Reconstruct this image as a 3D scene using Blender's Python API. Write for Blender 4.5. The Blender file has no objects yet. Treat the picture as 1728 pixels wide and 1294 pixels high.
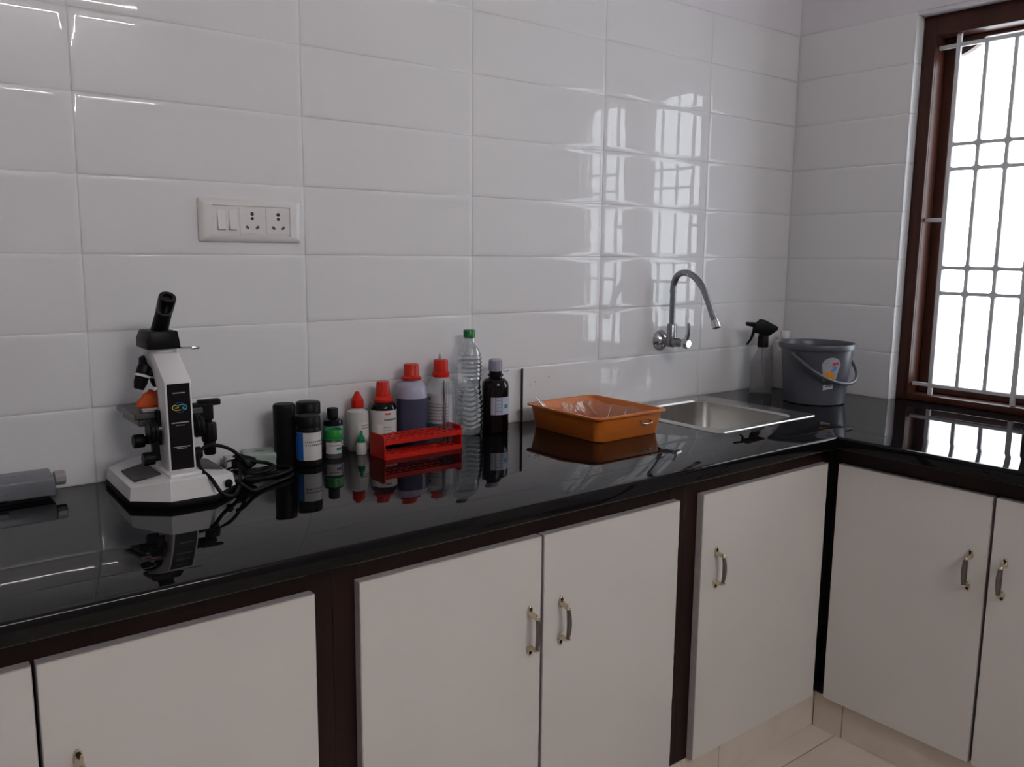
import bpy, bmesh, math, random
from mathutils import Vector, Matrix
random.seed(7)
PI = math.pi
scene = bpy.context.scene
COL = scene.collection

# ------------------------------------------------------------------ camera
cam_d = bpy.data.cameras.new('camera')
cam = bpy.data.objects.new('camera', cam_d)
COL.objects.link(cam)
cam_d.sensor_fit = 'HORIZONTAL'
cam_d.sensor_width = 36.0
cam_d.lens = 1451.98 / 1728 * 36.0
cam_d.clip_start = 0.02
CAM = Vector((-0.38574, -1.815053, 1.302887))
rt = Vector((0.784746, -0.619733, 0.010253))
up = Vector((0.085858, 0.125072, 0.988426))
fw = Vector((0.613843, 0.774782, -0.151358))
m = Matrix((rt, up, -fw)).transposed().to_4x4()
m.translation = CAM
cam.matrix_world = m
scene.camera = cam

# ------------------------------------------------------------------ view, world, lights
vs = scene.view_settings
vs.view_transform = 'Standard'
vs.look = 'None'
vs.gamma = 1.0
vs.use_curve_mapping = False
vs.exposure = 0.90
SKY = 3.6
TUBE = 82.0
w = bpy.data.worlds.new('overcast_sky')
scene.world = w
w.use_nodes = True
bg = w.node_tree.nodes['Background']
bg.inputs[0].default_value = (0.93, 0.96, 1.0, 1)
bg.inputs[1].default_value = SKY

XC = 2.2941      # right wall tile face
ZC = 0.84        # worktop
WY0, WY1 = -0.408, -1.27      # window opening
WZ0, WZ1 = 0.84, 2.03
ld = bpy.data.lights.new('window_portal', 'AREA')
ld.shape = 'RECTANGLE'
ld.size = 0.86
ld.size_y = 1.2
ld.cycles.is_portal = True
lo = bpy.data.objects.new('window_portal', ld)
COL.objects.link(lo)
lo.location = (XC + 0.24, (WY0 + WY1) / 2, (WZ0 + WZ1) / 2)
lo.rotation_euler = (PI / 2, 0, PI / 2)     # faces -x, into the room


# ------------------------------------------------------------------ materials
MATS = {}
def mat(name, col, rough=0.5, metal=0.0, spec=0.5, trans=0.0, ior=1.45, noise=None, bump=None, coat=0.0,
        emit=None, rvar=None, sss=0.0):
    if name in MATS: return MATS[name]
    m = bpy.data.materials.new(name); m.use_nodes = True
    nt = m.node_tree; b = nt.nodes['Principled BSDF']
    b.inputs['Base Color'].default_value = (*col, 1)
    b.inputs['Roughness'].default_value = rough
    b.inputs['Metallic'].default_value = metal
    b.inputs['Specular IOR Level'].default_value = spec
    b.inputs['Transmission Weight'].default_value = trans
    b.inputs['IOR'].default_value = ior
    b.inputs['Coat Weight'].default_value = coat
    tc = nt.nodes.new('ShaderNodeTexCoord')
    def nz(scale, detail=3.0, stretch=None, coord='Object'):
        n = nt.nodes.new('ShaderNodeTexNoise'); n.inputs['Scale'].default_value = scale
        n.inputs['Detail'].default_value = detail
        mp = nt.nodes.new('ShaderNodeMapping')
        if stretch: mp.inputs['Scale'].default_value = stretch
        nt.links.new(tc.outputs[coord], mp.inputs[0]); nt.links.new(mp.outputs[0], n.inputs['Vector'])
        return n
    if noise:      # (scale, colour2, amount, stretch)
        n = nz(noise[0], 4.0, noise[3] if len(noise) > 3 else None)
        rmp = nt.nodes.new('ShaderNodeValToRGB')
        rmp.color_ramp.elements[0].position = 0.35; rmp.color_ramp.elements[1].position = 0.65
        c2 = [a * (1 - noise[2]) + c * noise[2] for a, c in zip(col, noise[1])]
        rmp.color_ramp.elements[0].color = (*col, 1); rmp.color_ramp.elements[1].color = (*c2, 1)
        nt.links.new(n.outputs['Fac'], rmp.inputs[0]); nt.links.new(rmp.outputs[0], b.inputs['Base Color'])
    if bump:       # (scale, strength, distance, stretch)
        n = nz(bump[0], 2.0, bump[3] if len(bump) > 3 else None)
        bp = nt.nodes.new('ShaderNodeBump'); bp.inputs['Strength'].default_value = bump[1]
        bp.inputs['Distance'].default_value = bump[2]
        nt.links.new(n.outputs['Fac'], bp.inputs['Height']); nt.links.new(bp.outputs[0], b.inputs['Normal'])
    if rvar:       # (scale, r0, r1)
        n = nz(rvar[0], 5.0)
        mr = nt.nodes.new('ShaderNodeMapRange')
        mr.inputs['From Min'].default_value = 0.4; mr.inputs['From Max'].default_value = 0.7
        mr.inputs['To Min'].default_value = rvar[1]; mr.inputs['To Max'].default_value = rvar[2]
        nt.links.new(n.outputs['Fac'], mr.inputs[0]); nt.links.new(mr.outputs[0], b.inputs['Roughness'])
    if emit:
        b.inputs['Emission Color'].default_value = (*emit[0], 1)
        b.inputs['Emission Strength'].default_value = emit[1]
    MATS[name] = m
    return m

def film(name, col=(1, 1, 1), haze=0.06, tint=(1, 1, 1), rough=0.03, gloss=1.0, bump=None):
    """thin clear plastic or glass: see-through, fresnel gloss, a little haze"""
    m = bpy.data.materials.new(name); m.use_nodes = True
    nt = m.node_tree; nt.nodes.clear()
    out = nt.nodes.new('ShaderNodeOutputMaterial')
    t = nt.nodes.new('ShaderNodeBsdfTransparent'); t.inputs[0].default_value = (*tint, 1)
    d = nt.nodes.new('ShaderNodeBsdfDiffuse'); d.inputs[0].default_value = (*col, 1)
    tl = nt.nodes.new('ShaderNodeBsdfTranslucent'); tl.inputs[0].default_value = (*col, 1)
    dd = nt.nodes.new('ShaderNodeMixShader'); dd.inputs[0].default_value = 0.4
    nt.links.new(d.outputs[0], dd.inputs[1]); nt.links.new(tl.outputs[0], dd.inputs[2])
    g = nt.nodes.new('ShaderNodeBsdfGlossy'); g.inputs['Roughness'].default_value = rough
    m1 = nt.nodes.new('ShaderNodeMixShader'); m1.inputs[0].default_value = haze
    nt.links.new(t.outputs[0], m1.inputs[1]); nt.links.new(dd.outputs[0], m1.inputs[2])
    # Schlick reflectance, the same for both sides of the thin sheet
    fr = nt.nodes.new('ShaderNodeLayerWeight')
    pw = nt.nodes.new('ShaderNodeMath'); pw.operation = 'POWER'; pw.inputs[1].default_value = 5.0
    ma = nt.nodes.new('ShaderNodeMath'); ma.operation = 'MULTIPLY_ADD'; ma.inputs[1].default_value = 0.9; ma.inputs[2].default_value = 0.04
    mu = nt.nodes.new('ShaderNodeMath'); mu.operation = 'MULTIPLY'; mu.inputs[1].default_value = gloss; mu.use_clamp = True
    nt.links.new(fr.outputs['Facing'], pw.inputs[0]); nt.links.new(pw.outputs[0], ma.inputs[0]); nt.links.new(ma.outputs[0], mu.inputs[0])
    m2 = nt.nodes.new('ShaderNodeMixShader')
    nt.links.new(mu.outputs[0], m2.inputs[0]); nt.links.new(m1.outputs[0], m2.inputs[1]); nt.links.new(g.outputs[0], m2.inputs[2])
    nt.links.new(m2.outputs[0], out.inputs[0])
    if bump:
        tc = nt.nodes.new('ShaderNodeTexCoord'); n = nt.nodes.new('ShaderNodeTexNoise'); n.inputs['Scale'].default_value = bump[0]
        bp = nt.nodes.new('ShaderNodeBump'); bp.inputs['Strength'].default_value = bump[1]; bp.inputs['Distance'].default_value = bump[2]
        nt.links.new(tc.outputs['Object'], n.inputs['Vector']); nt.links.new(n.outputs['Fac'], bp.inputs['Height'])
        nt.links.new(bp.outputs[0], g.inputs['Normal']); nt.links.new(bp.outputs[0], fr.inputs['Normal'])
    return m

M_TILE = mat('white_glazed_tile', (0.738, 0.735, 0.756), 0.015, spec=0.4, bump=(9.0, 0.20, 0.0012))
M_GROUT = mat('pale_grout', (0.72, 0.715, 0.725), 0.6, noise=(30, (0.64, 0.62, 0.61), 0.5))
M_PAINT = mat('wall_paint', (0.72, 0.70, 0.74), 0.7, noise=(2.0, (0.66, 0.64, 0.68), 0.5))
M_CEIL = mat('ceiling_paint', (0.78, 0.78, 0.78), 0.8, noise=(2.0, (0.74, 0.74, 0.74), 0.5))
M_FLOOR = mat('cream_floor_tile', (0.70, 0.61, 0.54), 0.18, noise=(6, (0.64, 0.55, 0.48), 0.6))
M_FGROUT = mat('dirty_floor_grout', (0.22, 0.17, 0.14), 0.9, noise=(40, (0.32, 0.26, 0.2), 0.7))
M_KICK = mat('cream_skirting_tile', (0.70, 0.62, 0.54), 0.25, noise=(9, (0.60, 0.52, 0.44), 0.6))
M_GRAN = mat('black_granite', (0.004, 0.0035, 0.0045), 0.04, spec=0.26, noise=(40, (0.006, 0.006, 0.007), 0.4), rvar=(7.0, 0.012, 0.035))
M_DARKW = mat('dark_brown_paint', (0.014, 0.006, 0.005), 0.4, spec=0.22, noise=(14, (0.022, 0.009, 0.007), 0.7, (1, 1, 0.12)))
M_WINW = mat('varnished_teak', (0.062, 0.019, 0.011), 0.36, spec=0.3, noise=(16, (0.032, 0.011, 0.008), 0.9, (1, 1, 0.08)))
M_LAM = mat('white_laminate', (0.67, 0.64, 0.615), 0.33, spec=0.4, noise=(3, (0.63, 0.60, 0.575), 0.6))
M_EDGE = mat('grey_edge_band', (0.47, 0.435, 0.44), 0.5, noise=(60, (0.38, 0.35, 0.35), 0.6))
M_CORE = mat('door_core', (0.10, 0.08, 0.07), 0.8, noise=(90, (0.05, 0.04, 0.03), 0.6))
M_GRILLE = mat('white_enamel', (0.62, 0.63, 0.66), 0.3, noise=(20, (0.55, 0.55, 0.57), 0.5))
M_GLASS = film('window_glass', (0.9, 0.95, 1.0), 0.02, (0.97, 0.99, 1.0), 0.02)
M_STEEL = mat('brushed_steel', (0.55, 0.53, 0.51), 0.26, 1.0, noise=(60, (0.42, 0.40, 0.39), 0.6, (1, 8, 1)))
M_CHROME = mat('chrome', (0.62, 0.63, 0.65), 0.08, 1.0, noise=(80, (0.45, 0.45, 0.47), 0.4), rvar=(60, 0.05, 0.2))
M_DCHROME = mat('dull_chrome', (0.30, 0.31, 0.33), 0.28, 1.0, noise=(90, (0.2, 0.2, 0.22), 0.6))
M_GOLD = mat('pale_brass', (0.68, 0.60, 0.46), 0.25, 1.0, noise=(80, (0.55, 0.47, 0.34), 0.5))
M_GRIP = mat('satin_nickel', (0.20, 0.185, 0.165), 0.35, 1.0, noise=(60, (0.15, 0.14, 0.12), 0.5))
M_SCREW = mat('dark_screw', (0.02, 0.014, 0.008), 0.4, 0.5)
M_SWITCH = mat('white_switch_plastic', (0.72, 0.70, 0.70), 0.3, noise=(20, (0.69, 0.67, 0.67), 0.5))
M_HOLE = mat('socket_hole', (0.03, 0.028, 0.028), 0.7)
M_HOLE2 = mat('socket_shutter', (0.16, 0.155, 0.155), 0.5)
M_BLACK = mat('black_plastic', (0.005, 0.0045, 0.0055), 0.42, spec=0.15, noise=(50, (0.007, 0.007, 0.008), 0.5))
M_BLACKG = mat('black_gloss', (0.005, 0.0045, 0.006), 0.18, spec=0.3)
M_SATIN = mat('black_satin_panel', (0.005, 0.004, 0.005), 0.3, spec=0.2)
M_RUBBER = mat('black_rubber', (0.005, 0.0045, 0.006), 0.6, spec=0.15)
M_ENAMEL = mat('white_microscope_enamel', (0.72, 0.71, 0.72), 0.28, noise=(12, (0.68, 0.67, 0.68), 0.5))
M_DKPAD = mat('dark_grey_pad', (0.05, 0.047, 0.05), 0.45, noise=(60, (0.035, 0.033, 0.036), 0.5))
M_STAGE = mat('stage_coating', (0.075, 0.07, 0.07), 0.32, noise=(40, (0.05, 0.045, 0.045), 0.5))
M_ORANGE = mat('orange_cloth', (0.55, 0.085, 0.012), 0.7, noise=(60, (0.42, 0.05, 0.01), 0.6))
M_TRAY = mat('orange_plastic', (0.54, 0.145, 0.018), 0.36, noise=(10, (0.46, 0.12, 0.015), 0.5))
M_GREYDEV = mat('blue_grey_metal', (0.17, 0.175, 0.20), 0.32, 0.2, noise=(25, (0.14, 0.145, 0.165), 0.5))
M_KNOB = mat('grey_knob', (0.33, 0.30, 0.31), 0.35, 0.2)
M_RED = mat('red_plastic', (0.52, 0.018, 0.008), 0.34, spec=0.28, noise=(15, (0.45, 0.014, 0.007), 0.5))
M_RED2 = mat('rack_red_plastic', (0.48, 0.014, 0.007), 0.4, spec=0.28, noise=(15, (0.38, 0.011, 0.006), 0.5))
M_GREEN = mat('green_cap', (0.004, 0.16, 0.03), 0.35)
M_GREEN2 = mat('green_lid', (0.006, 0.19, 0.02), 0.35)
M_GREEN3 = mat('teal_green_cap', (0.006, 0.20, 0.09), 0.35)
M_AMBER = mat('dark_amber_glass', (0.004, 0.002, 0.002), 0.07, spec=0.35)
M_AMBERB = mat('brown_glass', (0.007, 0.002, 0.002), 0.08, spec=0.35)
M_PAPER = mat('label_paper', (0.60, 0.58, 0.58), 0.45, noise=(30, (0.52, 0.50, 0.50), 0.5))
M_PAPERL = mat('lavender_label', (0.44, 0.45, 0.56), 0.45, noise=(30, (0.36, 0.37, 0.46), 0.5))
M_BLUE = mat('blue_print', (0.012, 0.10, 0.42), 0.4)
M_NAVY = mat('navy_print', (0.02, 0.03, 0.10), 0.4)
M_TEAL = mat('teal_print', (0.02, 0.17, 0.20), 0.4)
M_PRINT = mat('grey_print', (0.12, 0.12, 0.13), 0.5)
M_REDP = mat('red_print', (0.50, 0.06, 0.07), 0.5)
M_ORP = mat('orange_print', (0.72, 0.27, 0.02), 0.5)
M_SKYP = mat('sky_blue_print', (0.05, 0.25, 0.55), 0.5)
M_YEL = mat('yellow_print', (0.65, 0.50, 0.03), 0.4)
M_LTEAL = mat('light_teal_print', (0.05, 0.36, 0.45), 0.4)
M_INDIGO = mat('indigo_print', (0.02, 0.04, 0.20), 0.4)
M_WTEXT = mat('white_print', (0.6, 0.6, 0.6), 0.4)
M_HDPE = mat('milky_plastic', (0.50, 0.485, 0.475), 0.4, noise=(20, (0.45, 0.43, 0.42), 0.5))
M_GREYCAP = mat('grey_cap', (0.27, 0.27, 0.33), 0.4)
M_LAV = mat('lavender_plastic', (0.36, 0.35, 0.45), 0.3, noise=(18, (0.31, 0.30, 0.40), 0.5))
M_VIOLET = mat('slate_violet_liquid', (0.055, 0.058, 0.105), 0.25, noise=(9, (0.045, 0.048, 0.09), 0.5))
M_CLEARB = film('clear_bottle', (0.8, 0.82, 0.84), 0.22, (0.93, 0.94, 0.95), 0.05, 1.2, (60, 0.25, 0.002))
M_PET = film('clear_pet', (0.6, 0.63, 0.65), 0.10, (0.86, 0.88, 0.9), 0.02, 4.5)
M_TUBEG = film('tube_glass', (0.9, 0.9, 0.95), 0.05, (0.95, 0.95, 0.97), 0.02, 1.4)
M_SPRAY = film('hazy_pet', (0.45, 0.44, 0.45), 0.32, (0.80, 0.80, 0.82), 0.08, 1.0)
M_FILMT = film('crinkled_film', (0.75, 0.72, 0.70), 0.14, (0.95, 0.94, 0.93), 0.08, 2.0, (45, 0.8, 0.006))
M_WATER = mat('water', (0.95, 0.97, 0.98), 0.0, trans=1.0, ior=1.33)
M_BUCKET = mat('grey_bucket_plastic', (0.075, 0.079, 0.096), 0.33, noise=(12, (0.066, 0.07, 0.086), 0.5))
M_BUCKETH = mat('grey_bail_plastic', (0.085, 0.09, 0.11), 0.35)
M_STICK = mat('sticker_grey', (0.36, 0.36, 0.40), 0.4)
M_MINT = mat('pale_mint_card', (0.40, 0.46, 0.42), 0.55, noise=(24, (0.30, 0.37, 0.33), 0.7))
M_PANEL = mat('white_offcut', (0.72, 0.71, 0.72), 0.25, noise=(9, (0.69, 0.68, 0.69), 0.5))
M_PEDGE = mat('raw_board_edge', (0.03, 0.022, 0.02), 0.8)
M_TUBE = mat('lit_fluorescent_tube', (0.9, 0.9, 0.9), 0.4, emit=((1.0, 0.97, 0.93), TUBE))
M_FIX = mat('light_fixture_enamel', (0.75, 0.75, 0.75), 0.4)


# ------------------------------------------------------------------ mesh helpers
def bm_new(): return bmesh.new()

def tag_new(bm, nf0, mi):
    bm.faces.ensure_lookup_table()
    for f in bm.faces[nf0:]: f.material_index = mi

def box(bm, x0, x1, y0, y1, z0, z1, bev=0.0, seg=2, mi=0, mtx=None):
    b = bmesh.new()
    r = bmesh.ops.create_cube(b, size=1.0)
    for v in b.verts:
        v.co = Vector(((x0 + x1) / 2 + v.co.x * (x1 - x0), (y0 + y1) / 2 + v.co.y * (y1 - y0), (z0 + z1) / 2 + v.co.z * (z1 - z0)))
    if bev > 0:
        bmesh.ops.bevel(b, geom=list(b.edges), offset=bev, segments=seg, profile=0.5, affect='EDGES', clamp_overlap=True)
    merge(bm, b, mi, mtx)

def merge(bm, b, mi=0, mtx=None):
    mp = {}
    for v in b.verts:
        mp[v] = bm.verts.new(mtx @ v.co if mtx else v.co)
    for f in b.faces:
        try:
            nf = bm.faces.new([mp[v] for v in f.verts])
            nf.material_index = mi if mi is not None else f.material_index
        except ValueError: pass
    b.free()

def rings(bm, loops, mi=0, cap0=True, cap1=True, closed=True):
    vl = [[bm.verts.new(p) for p in lp] for lp in loops]
    n = len(loops[0])
    for a, b in zip(vl[:-1], vl[1:]):
        for i in range(n if closed else n - 1):
            j = (i + 1) % n
            f = bm.faces.new((a[i], a[j], b[j], b[i])); f.material_index = mi
    if cap0: f = bm.faces.new(list(reversed(vl[0]))); f.material_index = mi
    if cap1: f = bm.faces.new(vl[-1]); f.material_index = mi
    return vl

def lathe(bm, prof, n=28, mi=0, cap0=True, cap1=True, mtx=None, cx=0, cy=0):
    lps = []
    for r, z in prof:
        lps.append([Vector((cx + r * math.cos(2 * PI * i / n), cy + r * math.sin(2 * PI * i / n), z)) for i in range(n)])
    if mtx: lps = [[mtx @ p for p in l] for l in lps]
    rings(bm, lps, mi, cap0, cap1)

def align(a, b):
    """matrix that puts local z axis on a->b with origin a"""
    d = (Vector(b) - Vector(a)).normalized()
    q = Vector((0, 0, 1)).rotation_difference(d)
    return Matrix.Translation(Vector(a)) @ q.to_matrix().to_4x4()

def cyl(bm, a, b, r, r2=None, n=16, mi=0, bev=0.0):
    L = (Vector(b) - Vector(a)).length
    r2 = r if r2 is None else r2
    pr = [(r, 0), (r2, L)]
    if bev > 0: pr = [(r - bev, 0), (r, bev), (r2, L - bev), (r2 - bev, L)]
    lathe(bm, pr, n, mi, mtx=align(a, b))

def catmull(pts, sub=6):
    P = [Vector(p) for p in pts]
    P = [P[0] * 2 - P[1]] + P + [P[-1] * 2 - P[-2]]
    out = []
    for i in range(1, len(P) - 2):
        for k in range(sub):
            t = k / sub
            a, b, c, d = P[i - 1], P[i], P[i + 1], P[i + 2]
            out.append(0.5 * ((2 * b) + (c - a) * t + (2 * a - 5 * b + 4 * c - d) * t * t + (3 * b - a - 3 * c + d) * t ** 3))
    out.append(P[-2])
    return out

def tube(bm, pts, r, n=10, mi=0, sub=6, smooth=True, flat=1.0):
    P = catmull(pts, sub) if smooth else [Vector(p) for p in pts]
    rr = r if callable(r) else (lambda t: r)
    lps = []; T = (P[1] - P[0]).normalized()
    N = T.orthogonal().normalized()
    for i, p in enumerate(P):
        t2 = (P[min(i + 1, len(P) - 1)] - P[max(i - 1, 0)]).normalized()
        N = (N - t2 * N.dot(t2)).normalized(); B = t2.cross(N)
        R = rr(i / (len(P) - 1))
        lps.append([p + N * R * math.cos(2 * PI * k / n) + B * R * flat * math.sin(2 * PI * k / n) for k in range(n)])
    rings(bm, lps, mi)

def prism(bm, poly, z0, z1, mi=0, bev=0.0, mtx=None, axis='z', seg=2):
    b = bmesh.new()
    def P(p, h):
        return Vector((p[0], p[1], h)) if axis == 'z' else (Vector((p[0], h, p[1])) if axis == 'y' else Vector((h, p[0], p[1])))
    lo_ = [b.verts.new(P(p, z0)) for p in poly]; hi = [b.verts.new(P(p, z1)) for p in poly]
    n = len(poly)
    b.faces.new(list(reversed(lo_))); b.faces.new(hi)
    for i in range(n): b.faces.new((lo_[i], lo_[(i + 1) % n], hi[(i + 1) % n], hi[i]))
    bmesh.ops.recalc_face_normals(b, faces=b.faces)
    if bev > 0:
        bmesh.ops.bevel(b, geom=list(b.edges), offset=bev, segments=seg, profile=0.5, affect='EDGES', clamp_overlap=True)
    merge(bm, b, mi, mtx)

def rrect(x0, x1, y0, y1, r, z, k=5):
    pts = []
    for cx, cy, a0 in ((x1 - r, y1 - r, 0), (x0 + r, y1 - r, PI / 2), (x0 + r, y0 + r, PI), (x1 - r, y0 + r, 1.5 * PI)):
        for i in range(k + 1):
            a = a0 + PI / 2 * i / k
            pts.append(Vector((cx + r * math.cos(a), cy + r * math.sin(a), z)))
    return pts

def patch(bm, r, z0, z1, a0, a1, n=10, mi=0, th=0.0005, nz=1):
    """bent sheet round a vertical axis"""
    g = [[[bm.verts.new((R * math.cos(a0 + (a1 - a0) * i / n), R * math.sin(a0 + (a1 - a0) * i / n), z)) for i in range(n + 1)]
          for z in (z0, z1)] for R in (r, r + th)]
    for i in range(n):
        for q in ((g[1][0][i], g[1][0][i + 1], g[1][1][i + 1], g[1][1][i]), (g[0][0][i + 1], g[0][0][i], g[0][1][i], g[0][1][i + 1]),
                  (g[0][0][i], g[0][0][i + 1], g[1][0][i + 1], g[1][0][i]), (g[1][1][i], g[1][1][i + 1], g[0][1][i + 1], g[0][1][i])):
            f = bm.faces.new(q); f.material_index = mi
    for i in (0, n):
        f = bm.faces.new((g[0][0][i], g[1][0][i], g[1][1][i], g[0][1][i])); f.material_index = mi

def mesh(name, bm, mats, sharp=38, recalc=True):
    if recalc: bmesh.ops.recalc_face_normals(bm, faces=bm.faces)
    c = math.radians(sharp)
    for f in bm.faces: f.smooth = True
    for e in bm.edges:
        if len(e.link_faces) == 2:
            if e.calc_face_angle(0) > c: e.smooth = False
    me = bpy.data.meshes.new(name); bm.to_mesh(me); bm.free()
    for mm in (mats if isinstance(mats, (list, tuple)) else [mats]): me.materials.append(mm)
    return me

def obj(name, bm, mats, parent=None, loc=(0, 0, 0), rot=(0, 0, 0), sharp=38):
    me = bm if isinstance(bm, bpy.types.Mesh) else mesh(name, bm, mats, sharp)
    o = bpy.data.objects.new(name, me); COL.objects.link(o)
    o.location = loc; o.rotation_euler = rot
    if parent: o.parent = parent
    return o

def tag(o, label, cat, group=None):
    o['label'] = label; o['category'] = cat
    if group: o['group'] = group
    return o

def thing(name, label, cat, loc=(0, 0, 0), rz=0.0, group=None):
    o = bpy.data.objects.new(name, None); COL.objects.link(o)
    o.empty_display_size = 0.02
    o.location = loc; o.rotation_euler = (0, 0, rz)
    return tag(o, label, cat, group)

def struct(name, bm, mats, label=None):
    o = obj(name, bm, mats); o['kind'] = 'structure'
    if label: o['label'] = label
    return o

def face_angle(x, y): return math.atan2(CAM.y - y, CAM.x - x)


# ------------------------------------------------------------------ setting: shell
XL, YF, ZT = -2.4, -3.3, 2.95
b = bm_new(); box(b, XL - 0.15, XC + 0.25, YF - 0.15, 0.2, -0.1, -0.006)
floor = struct('floor', b, M_FGROUT)
b = bm_new(); box(b, XL - 0.15, XC + 0.25, YF - 0.15, 0.2, ZT, ZT + 0.1)
struct('ceiling', b, M_CEIL)
TZ1 = 2.04          # top of the tiled zone
b = bm_new()
box(b, XL - 0.15, XC + 0.25, 0.0024, 0.2, 0, TZ1, mi=0)
box(b, XL - 0.15, XC + 0.25, 0.001, 0.2, TZ1, ZT, mi=1)
wall_back = struct('wall_back', b, [M_GROUT, M_PAINT])
b = bm_new(); box(b, XL - 0.15, XL, YF, 0.2, 0, ZT)
struct('wall_left', b, M_PAINT)
b = bm_new(); box(b, XL - 0.15, XC + 0.25, YF - 0.15, YF, 0, ZT)
struct('wall_front', b, M_PAINT)
b = bm_new()
WX = XC + 0.0024
box(b, WX, XC + 0.25, WY0 + 0.0024, 0.006, 0, TZ1, mi=0)
box(b, XC + 0.001, XC + 0.25, YF, 0.0, TZ1, ZT, mi=1)
box(b, WX, XC + 0.25, WY1, WY0 + 0.006, 0, WZ0 - 0.0345, mi=1)
box(b, XC + 0.004, XC + 0.25, WY1, WY0 + 0.006, WZ1, TZ1, mi=1)
box(b, XC + 0.004, XC + 0.25, YF, WY1, 0, TZ1, mi=1)
wall_right = struct('wall_right', b, [M_GROUT, M_PAINT])

# wall tiles: pillowed edges, shared meshes
def tile_mesh(wd, ht, th=0.006, gap=0.0008, bv=0.0045):
    b = bm_new()
    x0, x1, z0, z1 = gap, wd - gap, gap, ht - gap
    def lp(i, y): return [Vector((x0 + i, y, z0 + i)), Vector((x1 - i, y, z0 + i)), Vector((x1 - i, y, z1 - i)), Vector((x0 + i, y, z1 - i))]
    k = bv / 0.0045
    rings(b, [lp(0, th), lp(0, 0.0022), lp(0.0011 * k, 0.00145), lp(0.003 * k, 0.00092), lp(0.007 * k, 0.00035), lp(0.0105 * k, 0.000075), lp(0.0135 * k, 0.0), lp(0.0155 * k, 0.0)], cap0=False)
    return mesh('wall_tile', b, M_TILE, sharp=80)
TW, TH = 0.45853, 0.15
tm = tile_mesh(TW, TH)
for c in range(-3, 5):
    for r in range(8):
        o = obj('tile', tm, None, wall_back, (c * TW, 0, ZC + r * TH))
        o.rotation_euler = (random.uniform(-0.0012, 0.0012), 0, random.uniform(-0.0012, 0.0012))
tmr = tile_mesh(-WY0, TH)
for r in range(8):
    o = obj('tile', tmr, None, wall_right, (XC, 0, ZC + r * TH), (0, 0, -PI / 2))
tmv = tile_mesh(0.046, TH, 0.006, 0.0006, 0.002)
for r in range(8):     # returns of the window reveal
    o = obj('reveal_tile', tmv, None, wall_right, (XC, WY0, ZC + r * TH))

# floor tiles by the cabinets
fb = bm_new(); FT = 0.6
box(fb, 0.002, FT - 0.002, 0.002, FT - 0.002, -0.006, 0.0, 0.0015, 1)
fm = mesh('floor_tile', fb, M_FLOOR)
for i in range(-6, 5):
    for j in range(-5, 3):
        x, y = 1.30 + i * FT, -0.653 + j * FT
        if x < XL - 0.5 or x > XC or y < YF - 0.5 or y > 0.0: continue
        obj('tile', fm, None, floor, (x, y, 0))

# ------------------------------------------------------------------ window
def make_window():
    b = bm_new()
    X0, X1 = XC + 0.045, XC + 0.15
    JW = 0.04
    ym = (WY0 + WY1) / 2
    S = dict(bev=0.004, seg=2)
    box(b, X0, X1, WY0 - JW, WY0, WZ0, WZ1, **S)
    box(b, X0, X1, WY1, WY1 + JW, WZ0, WZ1, **S)
    box(b, X0, X1, ym - 0.03, ym + 0.03, WZ0 + 0.03, WZ1 - 0.05, **S)
    box(b, X0 + 0.001, X1, WY1 + JW - 0.002, WY0 - JW + 0.002, WZ1 - 0.062, WZ1, **S)
    box(b, X0 + 0.001, X1, WY1 + JW - 0.002, WY0 - JW + 0.002, WZ0, WZ0 + 0.022, **S)
    # small ogee bead round the frame face
    box(b, X0 - 0.004, X0 + 0.01, WY0 - JW - 0.001, WY0 - JW + 0.007, WZ0 + 0.02, WZ1 - 0.06, 0.003, 2)
    win = struct('window_1', b, M_WINW, 'dark brown teak window with white grille')
    # two casement sashes, their glass and the grille in front
    for k, (ya, yb) in enumerate(((WY0 - JW, ym + 0.03), (ym - 0.03, WY1 + JW))):
        xs0, xs1 = XC + 0.108, XC + 0.142
        st = 0.034
        b = bm_new()
        z0, z1 = WZ0 + 0.022, WZ1 - 0.062
        box(b, xs0, xs1, ya - st, ya, z0, z1, 0.003, 1)
        box(b, xs0, xs1, yb, yb + st, z0, z1, 0.003, 1)
        box(b, xs0, xs1, yb + st - 0.001, ya - st + 0.001, z0, z0 + 0.032, 0.003, 1)
        box(b, xs0, xs1, yb + st - 0.001, ya - st + 0.001, z1 - 0.012, z1, 0.003, 1)
        # curved brackets in the upper corners
        for sgn, yc in ((-1, ya - st), (1, yb + st)):
            poly = [(yc, z1 - 0.011), (yc, z1 - 0.055)]
            for i in range(1, 9):
                t = i / 8
                poly.append((yc + sgn * 0.085 * t, z1 - 0.055 + 0.044 * t ** 1.7))
            prism(b, poly, xs0 + 0.004, xs1 - 0.004, axis='x')
        sash = obj('sash', b, M_WINW, win)
        b = bm_new(); box(b, xs0 + 0.014, xs0 + 0.018, yb + st - 0.004, ya - st + 0.004, z0 + 0.028, z1 - 0.008)
        obj('pane', b, M_GLASS, sash)
    return win
win = make_window()

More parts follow.
